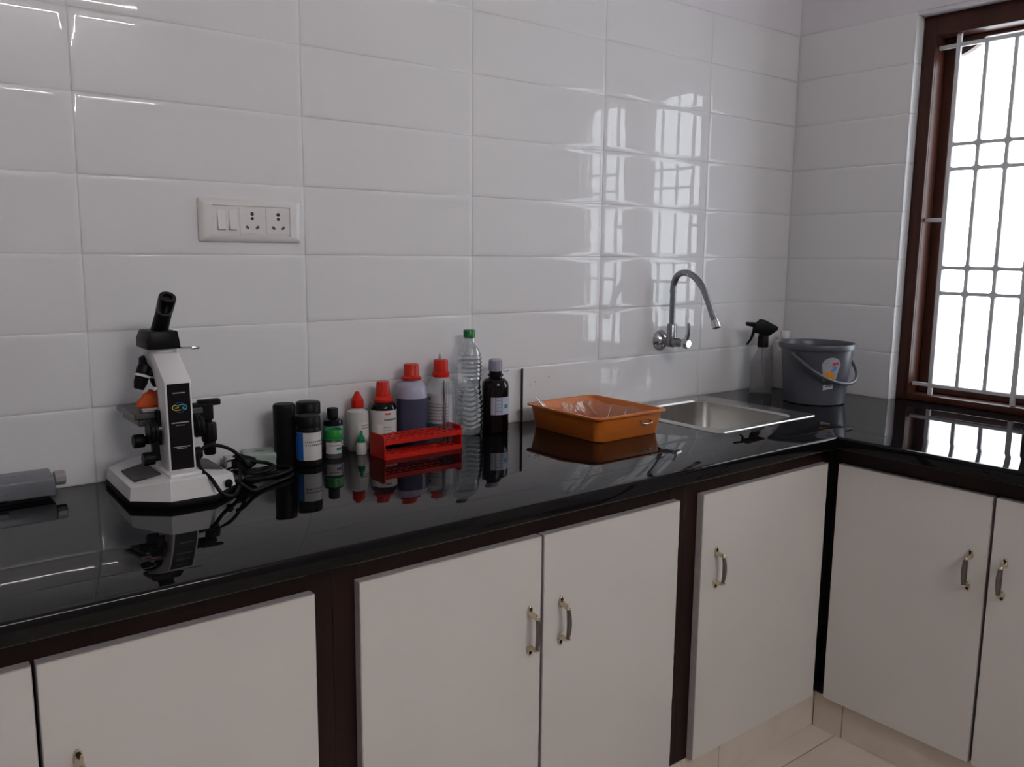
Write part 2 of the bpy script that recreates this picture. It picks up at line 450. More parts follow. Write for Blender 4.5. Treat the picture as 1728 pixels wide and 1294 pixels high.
def make_grille():
    g = thing('window_grille', 'white painted steel bar grille fixed inside the brown window', 'grille', (XC + 0.07, 0, 0))
    z0, z1 = 1.740 - 0.847, 1.740 + 0.195
    ym = (WY0 + WY1) / 2
    hz = [1.74 - 0.098, 1.74 - 0.172, 1.74 - 0.473, 1.74 - 0.552]
    for ya, yb in ((WY0 - 0.04, ym + 0.03), (ym - 0.03, WY1 + 0.04)):
        ys = [ya - 0.060 - 0.0825 * i for i in range(4)]
        for i, y in enumerate(ys):
            b = bm_new()
            thick = 0.0068 if i in (0, 3) else 0.0056
            if i in (0, 3): box(b, -0.006, 0.006, y - thick, y + thick, WZ0 + 0.02, WZ1 - 0.060, 0.002, 1)
            else: box(b, -0.005, 0.005, y - thick, y + thick, z0, z1, 0.002, 1)
            obj('vertical_bar', b, M_GRILLE, g)
        for z in (z0, z1):
            b = bm_new(); box(b, -0.0055, 0.0055, yb, ya, z - 0.006, z + 0.006, 0.002, 1)
            obj('horizontal_bar', b, M_GRILLE, g)
        for z in hz:
            b = bm_new(); box(b, -0.0045, 0.0045, ys[3], ys[0], z - 0.0052, z + 0.0052, 0.0015, 1)
            for y in ys:      # small weld fillets soften the corners
                for sy in (-1, 1):
                    for sz in (-1, 1):
                        y1, zz = y + sy * 0.005, z + sz * 0.005
                        if (y == ys[0] and sy > 0) or (y == ys[3] and sy < 0): continue
                        prism(b, [(y1, zz), (y1 + sy * 0.008, zz), (y1 + sy * 0.0025, zz + sz * 0.0025), (y1, zz + sz * 0.008)], -0.004, 0.004, axis='x')
            obj('horizontal_bar', b, M_GRILLE, g)
        for y0_, y1_ in ((ya, ys[0]), (ys[3], yb)):
            b = bm_new(); box(b, -0.005, 0.005, min(y0_, y1_), max(y0_, y1_), 1.74 - 0.331, 1.74 - 0.319, 0.0015, 1)
            obj('stub_bar', b, M_GRILLE, g)
make_grille()

# ------------------------------------------------------------------ worktop (L-shaped slab with the sink cut out)
YE, XE = -0.633, 1.624
SX0, SX1, SY0, SY1 = 1.42, 1.785, -0.415, -0.055     # sink cut-out
def worktop():
    xs = [-2.0, SX0, XE, SX1, XC]
    ys = [-2.2, YE, SY0, SY1, 0.0]
    def solid(i, j):
        if j == 0: return i >= 2
        return not (i in (1, 2) and j == 2)
    b = bm_new(); V = {}
    def v(i, j, k):
        if (i, j, k) not in V: V[(i, j, k)] = b.verts.new((xs[i], ys[j], (ZC - 0.034, ZC)[k]))
        return V[(i, j, k)]
    for i in range(4):
        for j in range(4):
            if not solid(i, j): continue
            b.faces.new((v(i, j, 1), v(i + 1, j, 1), v(i + 1, j + 1, 1), v(i, j + 1, 1)))
            b.faces.new((v(i, j, 0), v(i, j + 1, 0), v(i + 1, j + 1, 0), v(i + 1, j, 0)))
            for di, dj, a, c in ((0, -1, (i, j), (i + 1, j)), (1, 0, (i + 1, j), (i + 1, j + 1)), (0, 1, (i + 1, j + 1), (i, j + 1)), (-1, 0, (i, j + 1), (i, j))):
                ni, nj = i + di, j + dj
                if not (0 <= ni < 4 and 0 <= nj < 4 and solid(ni, nj)):
                    b.faces.new((v(*a, 0), v(*c, 0), v(*c, 1), v(*a, 1)))
    bmesh.ops.recalc_face_normals(b, faces=b.faces)
    ed = []
    for e in b.edges:
        if len(e.link_faces) == 2 and e.calc_face_angle(0) > 1.0:
            p, q = e.verts
            if abs(p.co.z - q.co.z) < 1e-6:
                on_front = abs(p.co.y - YE) < 1e-6 and abs(q.co.y - YE) < 1e-6 and max(p.co.x, q.co.x) <= XE + 1e-6
                on_right = abs(p.co.x - XE) < 1e-6 and abs(q.co.x - XE) < 1e-6 and max(p.co.y, q.co.y) <= YE + 1e-6
                if on_front or on_right: ed.append(e)
    bmesh.ops.bevel(b, geom=ed, offset=0.006, segments=3, profile=0.5, affect='EDGES')
    wt = tag(obj('worktop', b, M_GRAN), 'polished black granite worktop running along both walls', 'worktop')
    b = bm_new(); box(b, XC + 0.0002, XC + 0.24, WY1 + 0.001, WY0 - 0.001, ZC - 0.034, ZC)
    obj('sill_strip', b, M_GRAN, wt)
    return wt
worktop()

# ------------------------------------------------------------------ cabinets
def handle_mesh():
    b = bm_new()
    for s in (-1, 1):
        # leaf-shaped foot plate
        poly = [(0.0075 * math.cos(a) * (1.0 if s * math.sin(a) < 0 else 0.8), s * 0.039 + 0.012 * math.sin(a)) for a in [2 * PI * i / 14 for i in range(14)]]
        prism(b, poly, -0.004, 0.0, mi=0, axis='y', bev=0.001, seg=1)
        tube(b, [(0, -0.002, s * 0.036), (0, -0.012, s * 0.0345), (0, -0.021, s * 0.033), (0, -0.024, s * 0.031)], lambda t: 0.0058 - 0.0012 * t, 10, 0, 3)
        lathe(b, [(0.0056, 0), (0.0062, 0.001), (0.0056, 0.003)], 12, 0, mtx=align((0, -0.0235, s * 0.0325), (0, -0.0245, s * 0.028)))
        lathe(b, [(0.0036, 0), (0.0036, 0.0008), (0.002, 0.0016)], 10, 2, mtx=align((0, -0.004, s * 0.0445), (0, -0.008, s * 0.0445)))
    tube(b, [(0, -0.0235, 0.031), (0, -0.0265, 0.016), (0, -0.0275, 0), (0, -0.0265, -0.016), (0, -0.0235, -0.031)],
         lambda t: 0.0050 + 0.0020 * math.sin(PI * t), 12, 1, 4, flat=0.75)
    return mesh('handle', b, [M_GOLD, M_GRIP, M_SCREW], 50)
HM = handle_mesh()
DZ0, DZ1 = 0.106, 0.762
def cabinet(label, loc, rz, x0, x1, stiles, doors):
    """local frame: face frame at y=0, room side -y; doors = (xa, xb, handle_x)"""
    c = thing('base_cabinet', label, 'cabinet', loc, rz, 'white fronted base cabinets')
    b = bm_new(); box(b, x0 + 0.001, x1 - 0.001, 0.02, 0.55, 0.104, 0.60)
    obj('carcass', b, M_DARKW, c)
    for a, e in stiles:
        b = bm_new(); box(b, a, e, 0.0, 0.02, 0.104, 0.804, 0.001, 1); obj('stile', b, M_DARKW, c)
    b = bm_new(); box(b, x0 + 0.001, x1 - 0.001, 0.0005, 0.0195, 0.745, 0.804); obj('rail', b, M_DARKW, c)
    for xa, xb, hx in doors:
        b = bm_new()
        box(b, xa, xb, -0.0192, -0.001, DZ0, DZ1, 0.0006, 1, mi=0)
        for f in b.faces:
            if f.normal.y < -0.9 and f.calc_center_median().y < -0.018: f.material_index = 1
        d = obj('door', b, [M_EDGE, M_CORE], c)
        b = bm_new()
        e = 0.0011
        # slightly chipped laminate edge
        n = 24; poly = []
        for i in range(n): poly.append((xa + e + (xb - xa - 2 * e) * i / n, DZ0 + e + random.uniform(0, 0.0005)))
        for i in range(n * 2): poly.append((xb - e - random.choice((0, 0, 0, 0.0008)), DZ0 + e + (DZ1 - DZ0 - 2 * e) * i / (n * 2)))
        for i in range(n): poly.append((xb - e - (xb - xa - 2 * e) * i / n, DZ1 - e - random.uniform(0, 0.0004)))
        for i in range(n * 2): poly.append((xa + e + random.choice((0, 0, 0, 0.0008)), DZ1 - e - (DZ1 - DZ0 - 2 * e) * i / (n * 2)))
        prism(b, poly, -0.0203, -0.0188, axis='y')
        obj('laminate_face', b, M_LAM, d)
        obj('handle', HM, None, d, (hx, -0.0203, 0.578))
    return c
FY = -0.583
cabinet('wide white double cabinet under the microscope, cut by the left picture edge', (0, FY, 0), 0, -0.665, 0.219, [(0.17, 0.219), (-0.665, -0.62)],
        [(-0.612, -0.2205, -0.262), (-0.2155, 0.1795, -0.174)])
cabinet('white double cabinet below the red test tube rack and orange tray', (0, FY, 0), 0, 0.219, 1.094, [(0.219, 0.27), (1.045, 1.094)],
        [(0.2585, 0.6525, 0.6235), (0.6585, 1.0535, 0.703)])
cabinet('single-door white cabinet under the steel sink', (0, FY, 0), 0, 1.094, 1.673, [(1.094, 1.15), (1.63, 1.673)],
        [(1.1345, 1.640, 1.1865)])
X0R = 1.674
cabinet('white double cabinet below the window on the right', (X0R, -0.6035, 0), -PI / 2, 0.0, 0.86, [(0.0, 0.04), (0.80, 0.86)],
        [(0.0205, 0.4055, 0.369), (0.4125, 0.80, 0.445)])

# skirting tiles under the cabinets
b = bm_new(); box(b, -2.0, 1.682, -0.575, -0.10, 0, 0.1); bb = struct('baseboard_back', b, M_FGROUT)
kxs = [-1.99, -1.50, -1.05, -0.60, -0.15, 0.30, 0.75, 1.12, 1.262, 1.681]
for a, e in zip(kxs[:-1], kxs[1:]):
    b = bm_new(); box(b, a + 0.001, e - 0.001, -0.584, -0.575, 0.0, 0.103, 0.001, 1); obj('skirting_tile', b, M_KICK, bb)
b = bm_new(); box(b, 1.684, 2.2, -2.2, -0.586, 0, 0.1); bb = struct('baseboard_right', b, M_FGROUT)
kys = [-0.586, -0.673, -1.12, -1.57, -2.02]
for a, e in zip(kys[:-1], kys[1:]):
    b = bm_new(); box(b, 1.675, 1.684, e + 0.001, a - 0.001, 0.0, 0.103, 0.001, 1); obj('skirting_tile', b, M_KICK, bb)

# ------------------------------------------------------------------ lit tube light on the wall behind the camera
def tube_light():
    t = thing('tube_light', 'lit fluorescent tube light mounted high on the far wall', 'light', (0.42, YF, 2.545))
    b = bm_new(); box(b, -0.63, 0.63, 0.0, 0.035, -0.02, 0.03, 0.004, 1); obj('housing', b, M_FIX, t)
    b = bm_new(); cyl(b, (-0.6, 0.055, 0), (0.6, 0.055, 0), 0.014, n=14); obj('tube', b, M_TUBE, t)
    for s in (-1, 1):
        b = bm_new(); box(b, s * 0.615 - 0.015, s * 0.615 + 0.015, 0.03, 0.075, -0.018, 0.018, 0.003, 1); obj('end_cap', b, M_FIX, t)
tube_light()

# ------------------------------------------------------------------ sink
def sink():
    s = thing('kitchen_sink', 'inset stainless steel sink in the black worktop below the tap', 'sink', (0, 0, ZC))
    b = bm_new()
    ox0, ox1, oy0, oy1 = 1.398, 1.845, -0.437, -0.012
    ix0, ix1, iy0, iy1 = 1.43, 1.775, -0.408, -0.062
    L = [rrect(ox0, ox1, oy0, oy1, 0.02, 0.0005), rrect(ox0 + 0.002, ox1 - 0.002, oy0 + 0.002, oy1 - 0.002, 0.02, 0.003),
         rrect(ox0 + 0.006, ox1 - 0.006, oy0 + 0.006, oy1 - 0.006, 0.02, 0.0035),
         rrect(ix0 - 0.004, ix1 + 0.004, iy0 - 0.004, iy1 + 0.004, 0.05, 0.0025), rrect(ix0, ix1, iy0, iy1, 0.05, -0.003)]
    rings(b, L, cap0=False, cap1=False)
    obj('rim', b, M_STEEL, s)
    b = bm_new()
    L = [rrect(ix0, ix1, iy0, iy1, 0.05, -0.003), rrect(ix0 + 0.004, ix1 - 0.004, iy0 + 0.004, iy1 - 0.004, 0.05, -0.14),
         rrect(ix0 + 0.012, ix1 - 0.012, iy0 + 0.012, iy1 - 0.012, 0.05, -0.158), rrect(ix0 + 0.03, ix1 - 0.03, iy0 + 0.03, iy1 - 0.03, 0.05, -0.165)]
    rings(b, L, cap0=False, cap1=True)
    bowl = obj('bowl', b, M_STEEL, s)
    b = bm_new(); lathe(b, [(0.042, 0), (0.042, 0.002), (0.034, 0.003), (0.03, 0.0005)], 24)
    obj('drain', b, M_CHROME, s, ((ix0 + ix1) / 2, (iy0 + iy1) / 2, -0.1648))
sink()

# ------------------------------------------------------------------ tap
def tap():
    t = thing('wall_tap', 'chrome wall-mounted swan neck tap above the sink', 'tap', (1.640, 0, 1.034))
    b = bm_new(); lathe(b, [(0.034, 0), (0.034, 0.003), (0.030, 0.010), (0.017, 0.020), (0.014, 0.022)], 30, mtx=align((0, 0, 0), (0, -1, 0)))
    obj('wall_flange', b, M_CHROME, t)
    b = bm_new()
    cyl(b, (0, -0.018, 0), (0, -0.05, 0), 0.0125, n=18)
    lathe(b, [(0.0135, -0.016), (0.016, -0.01), (0.016, 0.022), (0.0145, 0.026), (0.0145, 0.052), (0.0125, 0.055)], 22, cy=-0.047)
    lathe(b, [(0.012, 0), (0.0135, 0.01), (0.0135, 0.03), (0.011, 0.034), (0.011, 0.048)], 20, mtx=align((0, -0.05, -0.001), (0, -1, -0.001)))
    obj('body', b, M_DCHROME, t)
    b = bm_new(); tube(b, [(0, -0.047, 0.05), (0, -0.047, 0.09), (0, -0.047, 0.13), (0, -0.047, 0.157)], 0.0092, 16, 0, 3)
    lathe(b, [(0.0105, 0.152), (0.0105, 0.158)], 18, cy=-0.047)
    obj('riser_pipe', b, M_DCHROME, t)
    b = bm_new()
    pts = [(0, -0.047, 0.158), (0, -0.049, 0.178), (-0.001, -0.061, 0.200), (-0.002, -0.084, 0.2115), (-0.003, -0.110, 0.2095), (-0.005, -0.138, 0.196),
           (-0.007, -0.164, 0.172), (-0.010, -0.187, 0.138), (-0.012, -0.205, 0.105), (-0.013, -0.221, 0.074)]
    tube(b, pts, 0.0098, 16, 0, 6)
    obj('swan_neck', b, M_DCHROME, t)
    b = bm_new(); lathe(b, [(0.0105, 0), (0.0115, 0.001), (0.0115, 0.008), (0.0128, 0.009), (0.0128, 0.024), (0.0105, 0.025)], 20,
                        mtx=align((-0.0128, -0.219, 0.078), (-0.0145, -0.233, 0.050)))
    obj('aerator', b, M_CHROME, t)
    b = bm_new()
    lathe(b, [(0.0135, 0), (0.0165, 0.004), (0.0165, 0.014), (0.012, 0.02)], 20, mtx=align((0, -0.096, -0.001), (0, -1, -0.001)))
    tube(b, [(0, -0.106, 0.008), (0, -0.111, 0.026), (0, -0.113, 0.045), (0, -0.114, 0.062)], lambda q: 0.0095 - 0.0015 * q, 12, 0, 3, flat=0.75)
    obj('lever', b, M_CHROME, t)
tap()

# ------------------------------------------------------------------ switch and socket plate
def plate():
    t = thing('switch_socket_plate', 'white wall plate with two switches and two sockets', 'switch plate', (0.334, 0, 1.362))
    W, H = 0.112, 0.0445
    b = bm_new()
    L = [rrect(-W, W, -H, H, 0.004, 0, 3), rrect(-W, W, -H, H, 0.004, 0.0045, 3), rrect(-W + 0.003, W - 0.003, -H + 0.003, H - 0.003, 0.004, 0.0080, 3), rrect(-W + 0.014, W - 0.014, -H + 0.008, H - 0.008, 0.004, 0.0105, 3),
         rrect(-0.0855, 0.0855, -0.0305, 0.0305, 0.002, 0.0118, 3), rrect(-0.0850, 0.0850, -0.0300, 0.0300, 0.002, 0.0085, 3)]
    L = [[Vector((p.x, -p.z, p.y)) for p in l] for l in L]
    rings(b, L, cap0=True, cap1=False); obj('cover_frame', b, M_SWITCH, t)
    b = bm_new(); box(b, -0.0849, 0.0849, -0.0095, -0.002, -0.0299, 0.0299)
    obj('backing_panel', b, M_SWITCH, t)
    for cx in (-0.066, -0.042):
        b = bm_new()
        prism(b, [(-0.0100, 0.021), (-0.0158, -0.0195), (-0.009, -0.0205), (-0.009, 0.021)], cx - 0.0080, cx + 0.0080, axis='x', bev=0.0008, seg=1)
        obj('switch', b, M_SWITCH, t)
    for cx in (0.0005, 0.0585):
        b = bm_new(); box(b, cx - 0.0275, cx + 0.0268, -0.0104, -0.009, -0.0275, 0.0275, 0.0006, 1)
        s = obj('socket', b, M_SWITCH, t)
        for dx, dz, r, mm in ((0, 0.0145, 0.0040, M_HOLE), (0, 0.005, 0.0034, M_HOLE), (-0.012, -0.0130, 0.0031, M_HOLE2), (0.012, -0.0130, 0.0031, M_HOLE2)):
            b = bm_new(); cyl(b, (cx + dx, -0.0108, dz), (cx + dx, -0.0098, dz), r, n=14)
            if mm is M_HOLE2:
                s2 = 1 if dx < 0 else -1
                cyl(b, (cx + dx + s2 * 0.0024, -0.0108, dz - 0.0022), (cx + dx + s2 * 0.0024, -0.0098, dz - 0.0022), r * 0.9, n=14)
            obj('pin_hole', b, mm, s)
plate()

# ------------------------------------------------------------------ microscope (back of the arm faces the room)
def microscope():
    t = thing('microscope', 'white and black monocular microscope standing beside the wall', 'microscope', (0.102, -0.13, ZC))
    # base: white casting on a black rubber foot
    plan = [(-0.092, 0.10), (-0.098, -0.093), (-0.040, -0.142), (0.040, -0.142), (0.098, -0.093), (0.092, 0.10), (0.045, 0.115), (-0.045, 0.115)]
    b = bm_new(); prism(b, [(x * 1.0, y * 1.0) for x, y in plan], 0.0, 0.0135, bev=0.002, seg=1); obj('rubber_foot', b, M_RUBBER, t)
    b = bm_new()
    lo_ = [Vector((x * 0.985, y * 0.985, 0.0135)) for x, y in plan]
    zt = [0.036, 0.036, 0.049, 0.049, 0.036, 0.036, 0.046, 0.046]
    hi = [Vector((x * 0.95, y * 0.95, z)) for (x, y), z in zip(plan, zt)]
    hi2 = [Vector((x * 0.90, y * 0.90, z + 0.003)) for (x, y), z in zip(plan, zt)]
    cr = []
    for (x, y), z in zip(plan, zt):
        cr.append(Vector((max(-0.036, min(0.036, x)), max(-0.118, min(0.09, y)), 0.050)))
    rings(b, [lo_, hi, hi2, cr])
    prism(b, [(-0.031, -0.116), (0.031, -0.116), (0.031, 0.06), (-0.031, 0.06)], 0.046, 0.0565, bev=0.004)
    base = obj('base', b, M_ENAMEL, t, sharp=25)
    for s in (-1, 1):
        b = bm_new()
        quad = [(s * 0.081, 0.020, 0.0415), (s * 0.082, -0.070, 0.0415), (s * 0.036, -0.076, 0.0490), (s * 0.036, 0.028, 0.0490)]
        rings(b, [[Vector(p) for p in quad], [Vector(p) + Vector((0, 0, 0.0035)) for p in quad]])
        obj('dark_pad', b, M_DKPAD, t)
    b = bm_new(); lathe(b, [(0.008, 0), (0.008, 0.005), (0.005, 0.008)], 14, mtx=align((0.074, -0.112, 0.024), (0.13, -0.19, 0.024)))
    obj('power_inlet', b, M_RUBBER, t)
    # arm: tapered column with a slanting upper face
    b = bm_new()
    hw = 0.0245
    prof = [(-0.090, 0.050), (-0.082, 0.222), (-0.020, 0.268), (0.045, 0.272), (0.045, 0.250), (-0.006, 0.238), (-0.036, 0.20), (-0.040, 0.050)]
    prism(b, prof, -hw, hw, axis='x', bev=0.003)
    obj('arm', b, M_ENAMEL, t)
    b = bm_new()
    q = [(-0.0205, 0.0585), (0.0205, 0.0585), (0.0205, 0.2175), (-0.0205, 0.2175)]
    def on_arm(x, z, d): return Vector((x, -0.090 + 0.008 * (z - 0.05) / 0.172 - d, z))
    rings(b, [[on_arm(x, z, -0.001) for x, z in q], [on_arm(x, z, 0.0009) for x, z in q]])
    pl = obj('black_plate', b, M_SATIN, t)
    # printed emblem: yellow and teal loops over an indigo ring, and illegible small print
    b = bm_new()
    cz = 0.1735
    ring = [on_arm(0.0095 * math.cos(a), cz + 0.0095 * math.sin(a), 0.0010) for a in [2 * PI * i / 28 for i in range(29)]]
    tube(b, ring, 0.0007, 6, 0, smooth=False)
    def loop(pts, mi, r=0.00085): tube(b, [on_arm(x, cz + z, 0.0014) for x, z in pts], r, 6, mi, 5)
    loop([(0.002, -0.0045), (-0.006, -0.0048), (-0.0115, -0.003), (-0.013, 0.0005), (-0.011, 0.004), (-0.007, 0.0045), (-0.003, 0.002), (-0.002, -0.0004), (-0.008, -0.0004)], 1)
    loop([(-0.002, 0.0045), (0.006, 0.0048), (0.0115, 0.003), (0.013, -0.0005), (0.011, -0.004), (0.007, -0.0035), (0.005, -0.001), (0.008, 0.0004)], 2)
    obj('emblem', b, [M_INDIGO, M_YEL, M_LTEAL], pl)
    b = bm_new()
    for z, x0, x1, h in ((0.2005, -0.0105, 0.0105, 0.0017), (0.1455, -0.0155, 0.0155, 0.0020), (0.1405, -0.008, 0.008, 0.0008), (0.1005, -0.015, 0.015, 0.0014), (0.0975, -0.009, 0.009, 0.0012)):
        x = x0
        while x < x1:
            wd = random.uniform(0.0009, 0.0016)
            p = [on_arm(x, z - h / 2, 0.0009), on_arm(x + wd, z - h / 2, 0.0009), on_arm(x + wd, z + h / 2, 0.0009), on_arm(x, z + h / 2, 0.0009)]
            rings(b, [p, [v + Vector((0, -0.0002, 0)) for v in p]])
            x += wd + 0.0006
    obj('small_print', b, M_WTEXT, pl)['kind'] = 'stuff'
    # head, eyepiece tube
    b = bm_new(); lathe(b, [(0.030, 0.262), (0.032, 0.268), (0.031, 0.274), (0.026, 0.276)], 28, cy=0.02); obj('head_mount', b, M_ENAMEL, t)
    b = bm_new()
    prism(b, [(-0.034, 0.275), (0.028, 0.275), (0.0275, 0.283), (0.0235, 0.309), (-0.027, 0.309), (-0.034, 0.293)], -0.022, 0.052, axis='y', bev=0.003)
    head = obj('head', b, M_BLACK, t)
    a0 = Vector((0.000, 0.022, 0.300)); a1 = Vector((0.003, -0.036, 0.372))
    b = bm_new(); lathe(b, [(0.0165, 0), (0.0155, 0.02), (0.0148, 0.062)], 24, mtx=align(a0, a1)); obj('eyepiece_tube', b, M_BLACK, t)
    d = (a1 - a0).normalized(); s0 = a0 + d * 0.060
    b = bm_new(); lathe(b, [(0.0148, 0), (0.0155, 0.001), (0.0155, 0.004), (0.0150, 0.005)], 24, mtx=align(s0, a1 + d)); obj('eyepiece_ring', b, M_DKPAD, t)
    b = bm_new(); lathe(b, [(0.0150, 0), (0.0158, 0.002), (0.0160, 0.026), (0.0150, 0.030), (0.0085, 0.030), (0.0075, 0.026), (0.0, 0.0262)], 24, cap1=False, mtx=align(s0 + d * 0.005, a1 + d))
    obj('eyepiece', b, M_BLACKG, t)
    b = bm_new(); tube(b, [(0.03, -0.005, 0.2745), (0.042, -0.010, 0.2745), (0.050, -0.013, 0.2745)], 0.0022, 8, 0, 3)
    box(b, 0.047, 0.064, -0.020, -0.012, 0.2715, 0.2775, 0.0025, 2)
    obj('locking_lever', b, M_CHROME, t)
    # nosepiece with objective
    b = bm_new(); lathe(b, [(0.018, 0), (0.024, 0.008), (0.021, 0.018), (0.016, 0.020)], 22, mtx=align((-0.010, 0.030, 0.252), (-0.020, 0.045, 0.222)))
    obj('nosepiece', b, M_BLACK, t)
    def objective(p, dr, L, nm):
        dr = Vector(dr).normalized(); p = Vector(p)
        b = bm_new(); lathe(b, [(0.0125, 0), (0.0135, 0.004), (0.0135, L * 0.5), (0.0125, L * 0.55), (0.0125, L * 0.72), (0.009, L), (0.004, L)], 20, mtx=align(p, p + dr))
        o = obj('objective', b, M_BLACK, t)
        b = bm_new(); lathe(b, [(0.0137, L * 0.40), (0.0141, L * 0.42), (0.0141, L * 0.48), (0.0137, L * 0.5)], 20, mtx=align(p, p + dr)); obj('silver_band', b, M_ENAMEL, o)
    objective((-0.030, 0.010, 0.243), (-0.35, -0.15, -0.92), 0.046, 1)
    objective((-0.004, 0.045, 0.236), (0.15, 0.2, -1.0), 0.040, 2)
    # stage with slide mechanics
    b = bm_new(); box(b, -0.066, 0.060, -0.034, 0.092, 0.148, 0.160, 0.002, 1); box(b, -0.058, 0.052, -0.03, 0.08, 0.134, 0.148, 0.002, 1)
    obj('stage', b, M_STAGE, t)
    b = bm_new(); box(b, -0.03, 0.03, -0.052, -0.018, 0.10, 0.165, 0.002, 1); obj('stage_bracket', b, M_BLACK, t)
    b = bm_new(); box(b, -0.052, -0.022, -0.036, -0.026, 0.160, 0.168, 0.002, 1); obj('slide_clip', b, M_KNOB, t)
    b = bm_new(); box(b, 0.026, 0.082, -0.030, -0.006, 0.132, 0.166, 0.003, 1); box(b, 0.055, 0.098, -0.026, -0.010, 0.160, 0.172, 0.002, 1)
    obj('mechanical_stage', b, M_BLACK, t)
    b = bm_new()
    lathe(b, [(0.007, 0), (0.007, 0.012)], 14, mtx=align((0.074, -0.018, 0.136), (0.074, -0.018, 0.10)))
    lathe(b, [(0.013, 0), (0.0145, 0.003), (0.0145, 0.034), (0.012, 0.038)], 20, mtx=align((0.074, -0.020, 0.126), (0.074, -0.022, 0.05)))
    lathe(b, [(0.0105, 0), (0.0115, 0.002), (0.0115, 0.022), (0.010, 0.025)], 18, mtx=align((0.074, -0.021, 0.088), (0.074, -0.022, 0.05)))
    obj('stage_control_knob', b, M_BLACK, t)
    # focusing knobs on both sides of the arm
    for s in (-1, 1):
        b = bm_new(); cyl(b, (s * 0.024, -0.055, 0.132), (s * 0.046, -0.055, 0.132), 0.005, n=12); obj('focus_shaft', b, M_CHROME, t)
        b = bm_new(); lathe(b, [(0.018, 0), (0.0215, 0.002), (0.0215, 0.006), (0.020, 0.007), (0.0215, 0.008), (0.0215, 0.013), (0.018, 0.016)], 26,
                            mtx=align((s * 0.034, -0.055, 0.129), (s * 0.2, -0.055, 0.129)))
        obj('coarse_focus_knob', b, M_BLACK, t)
    b = bm_new(); lathe(b, [(0.008, 0), (0.008, 0.012), (0.0125, 0.013), (0.0130, 0.030), (0.011, 0.032)], 20, mtx=align((-0.038, -0.030, 0.108), (-0.2, -0.030, 0.108)))
    obj('fine_focus_knob', b, M_BLACK, t)
    b = bm_new(); lathe(b, [(0.006, 0), (0.006, 0.010), (0.012, 0.011), (0.0125, 0.028), (0.0105, 0.031)], 20, mtx=align((-0.030, -0.055, 0.078), (-0.2, -0.055, 0.078)))
    obj('tension_knob', b, M_BLACK, t)
    b = bm_new(); box(b, -0.044, -0.031, -0.062, -0.048, 0.076, 0.122, 0.002, 1); obj('knob_bracket', b, M_BLACK, t)
    b = bm_new(); lathe(b, [(0.010, 0), (0.012, 0.002), (0.012, 0.018), (0.010, 0.021)], 20, mtx=align((0.026, -0.052, 0.076), (0.2, -0.052, 0.076)))
    obj('lamp_dimmer_knob', b, M_BLACK, t)
    b = bm_new(); lathe(b, [(0.022, 0.052), (0.022, 0.070), (0.018, 0.074), (0.016, 0.082), (0.0, 0.083)], 24, cy=0.03, cap1=False); obj('lamp_housing', b, M_ENAMEL, t)
    return t
MICRO = microscope()

# orange cloth lying on the stage
b = bm_new()
bmesh.ops.create_icosphere(b, subdivisions=3, radius=1.0)
for v in b.verts:
    p = v.co.copy(); k = 1 + 0.16 * math.sin(5 * p.x + 2 * p.y) * math.cos(4 * p.y + 1) + 0.09 * math.sin(11 * p.z + 6 * p.x)
    zz = max(0.0, p.z * 0.5 + 0.5) ** 1.3
    v.co = Vector((p.x * 0.036 * k * (1.15 - 0.7 * zz), p.y * 0.024 * k * (1.1 - 0.6 * zz), zz * 0.036 * k))
tag(obj('cleaning_cloth', b, M_ORANGE, None, (0.086, -0.124, ZC + 0.1605), sharp=60), 'crumpled orange cloth lying on the microscope stage', 'cloth')

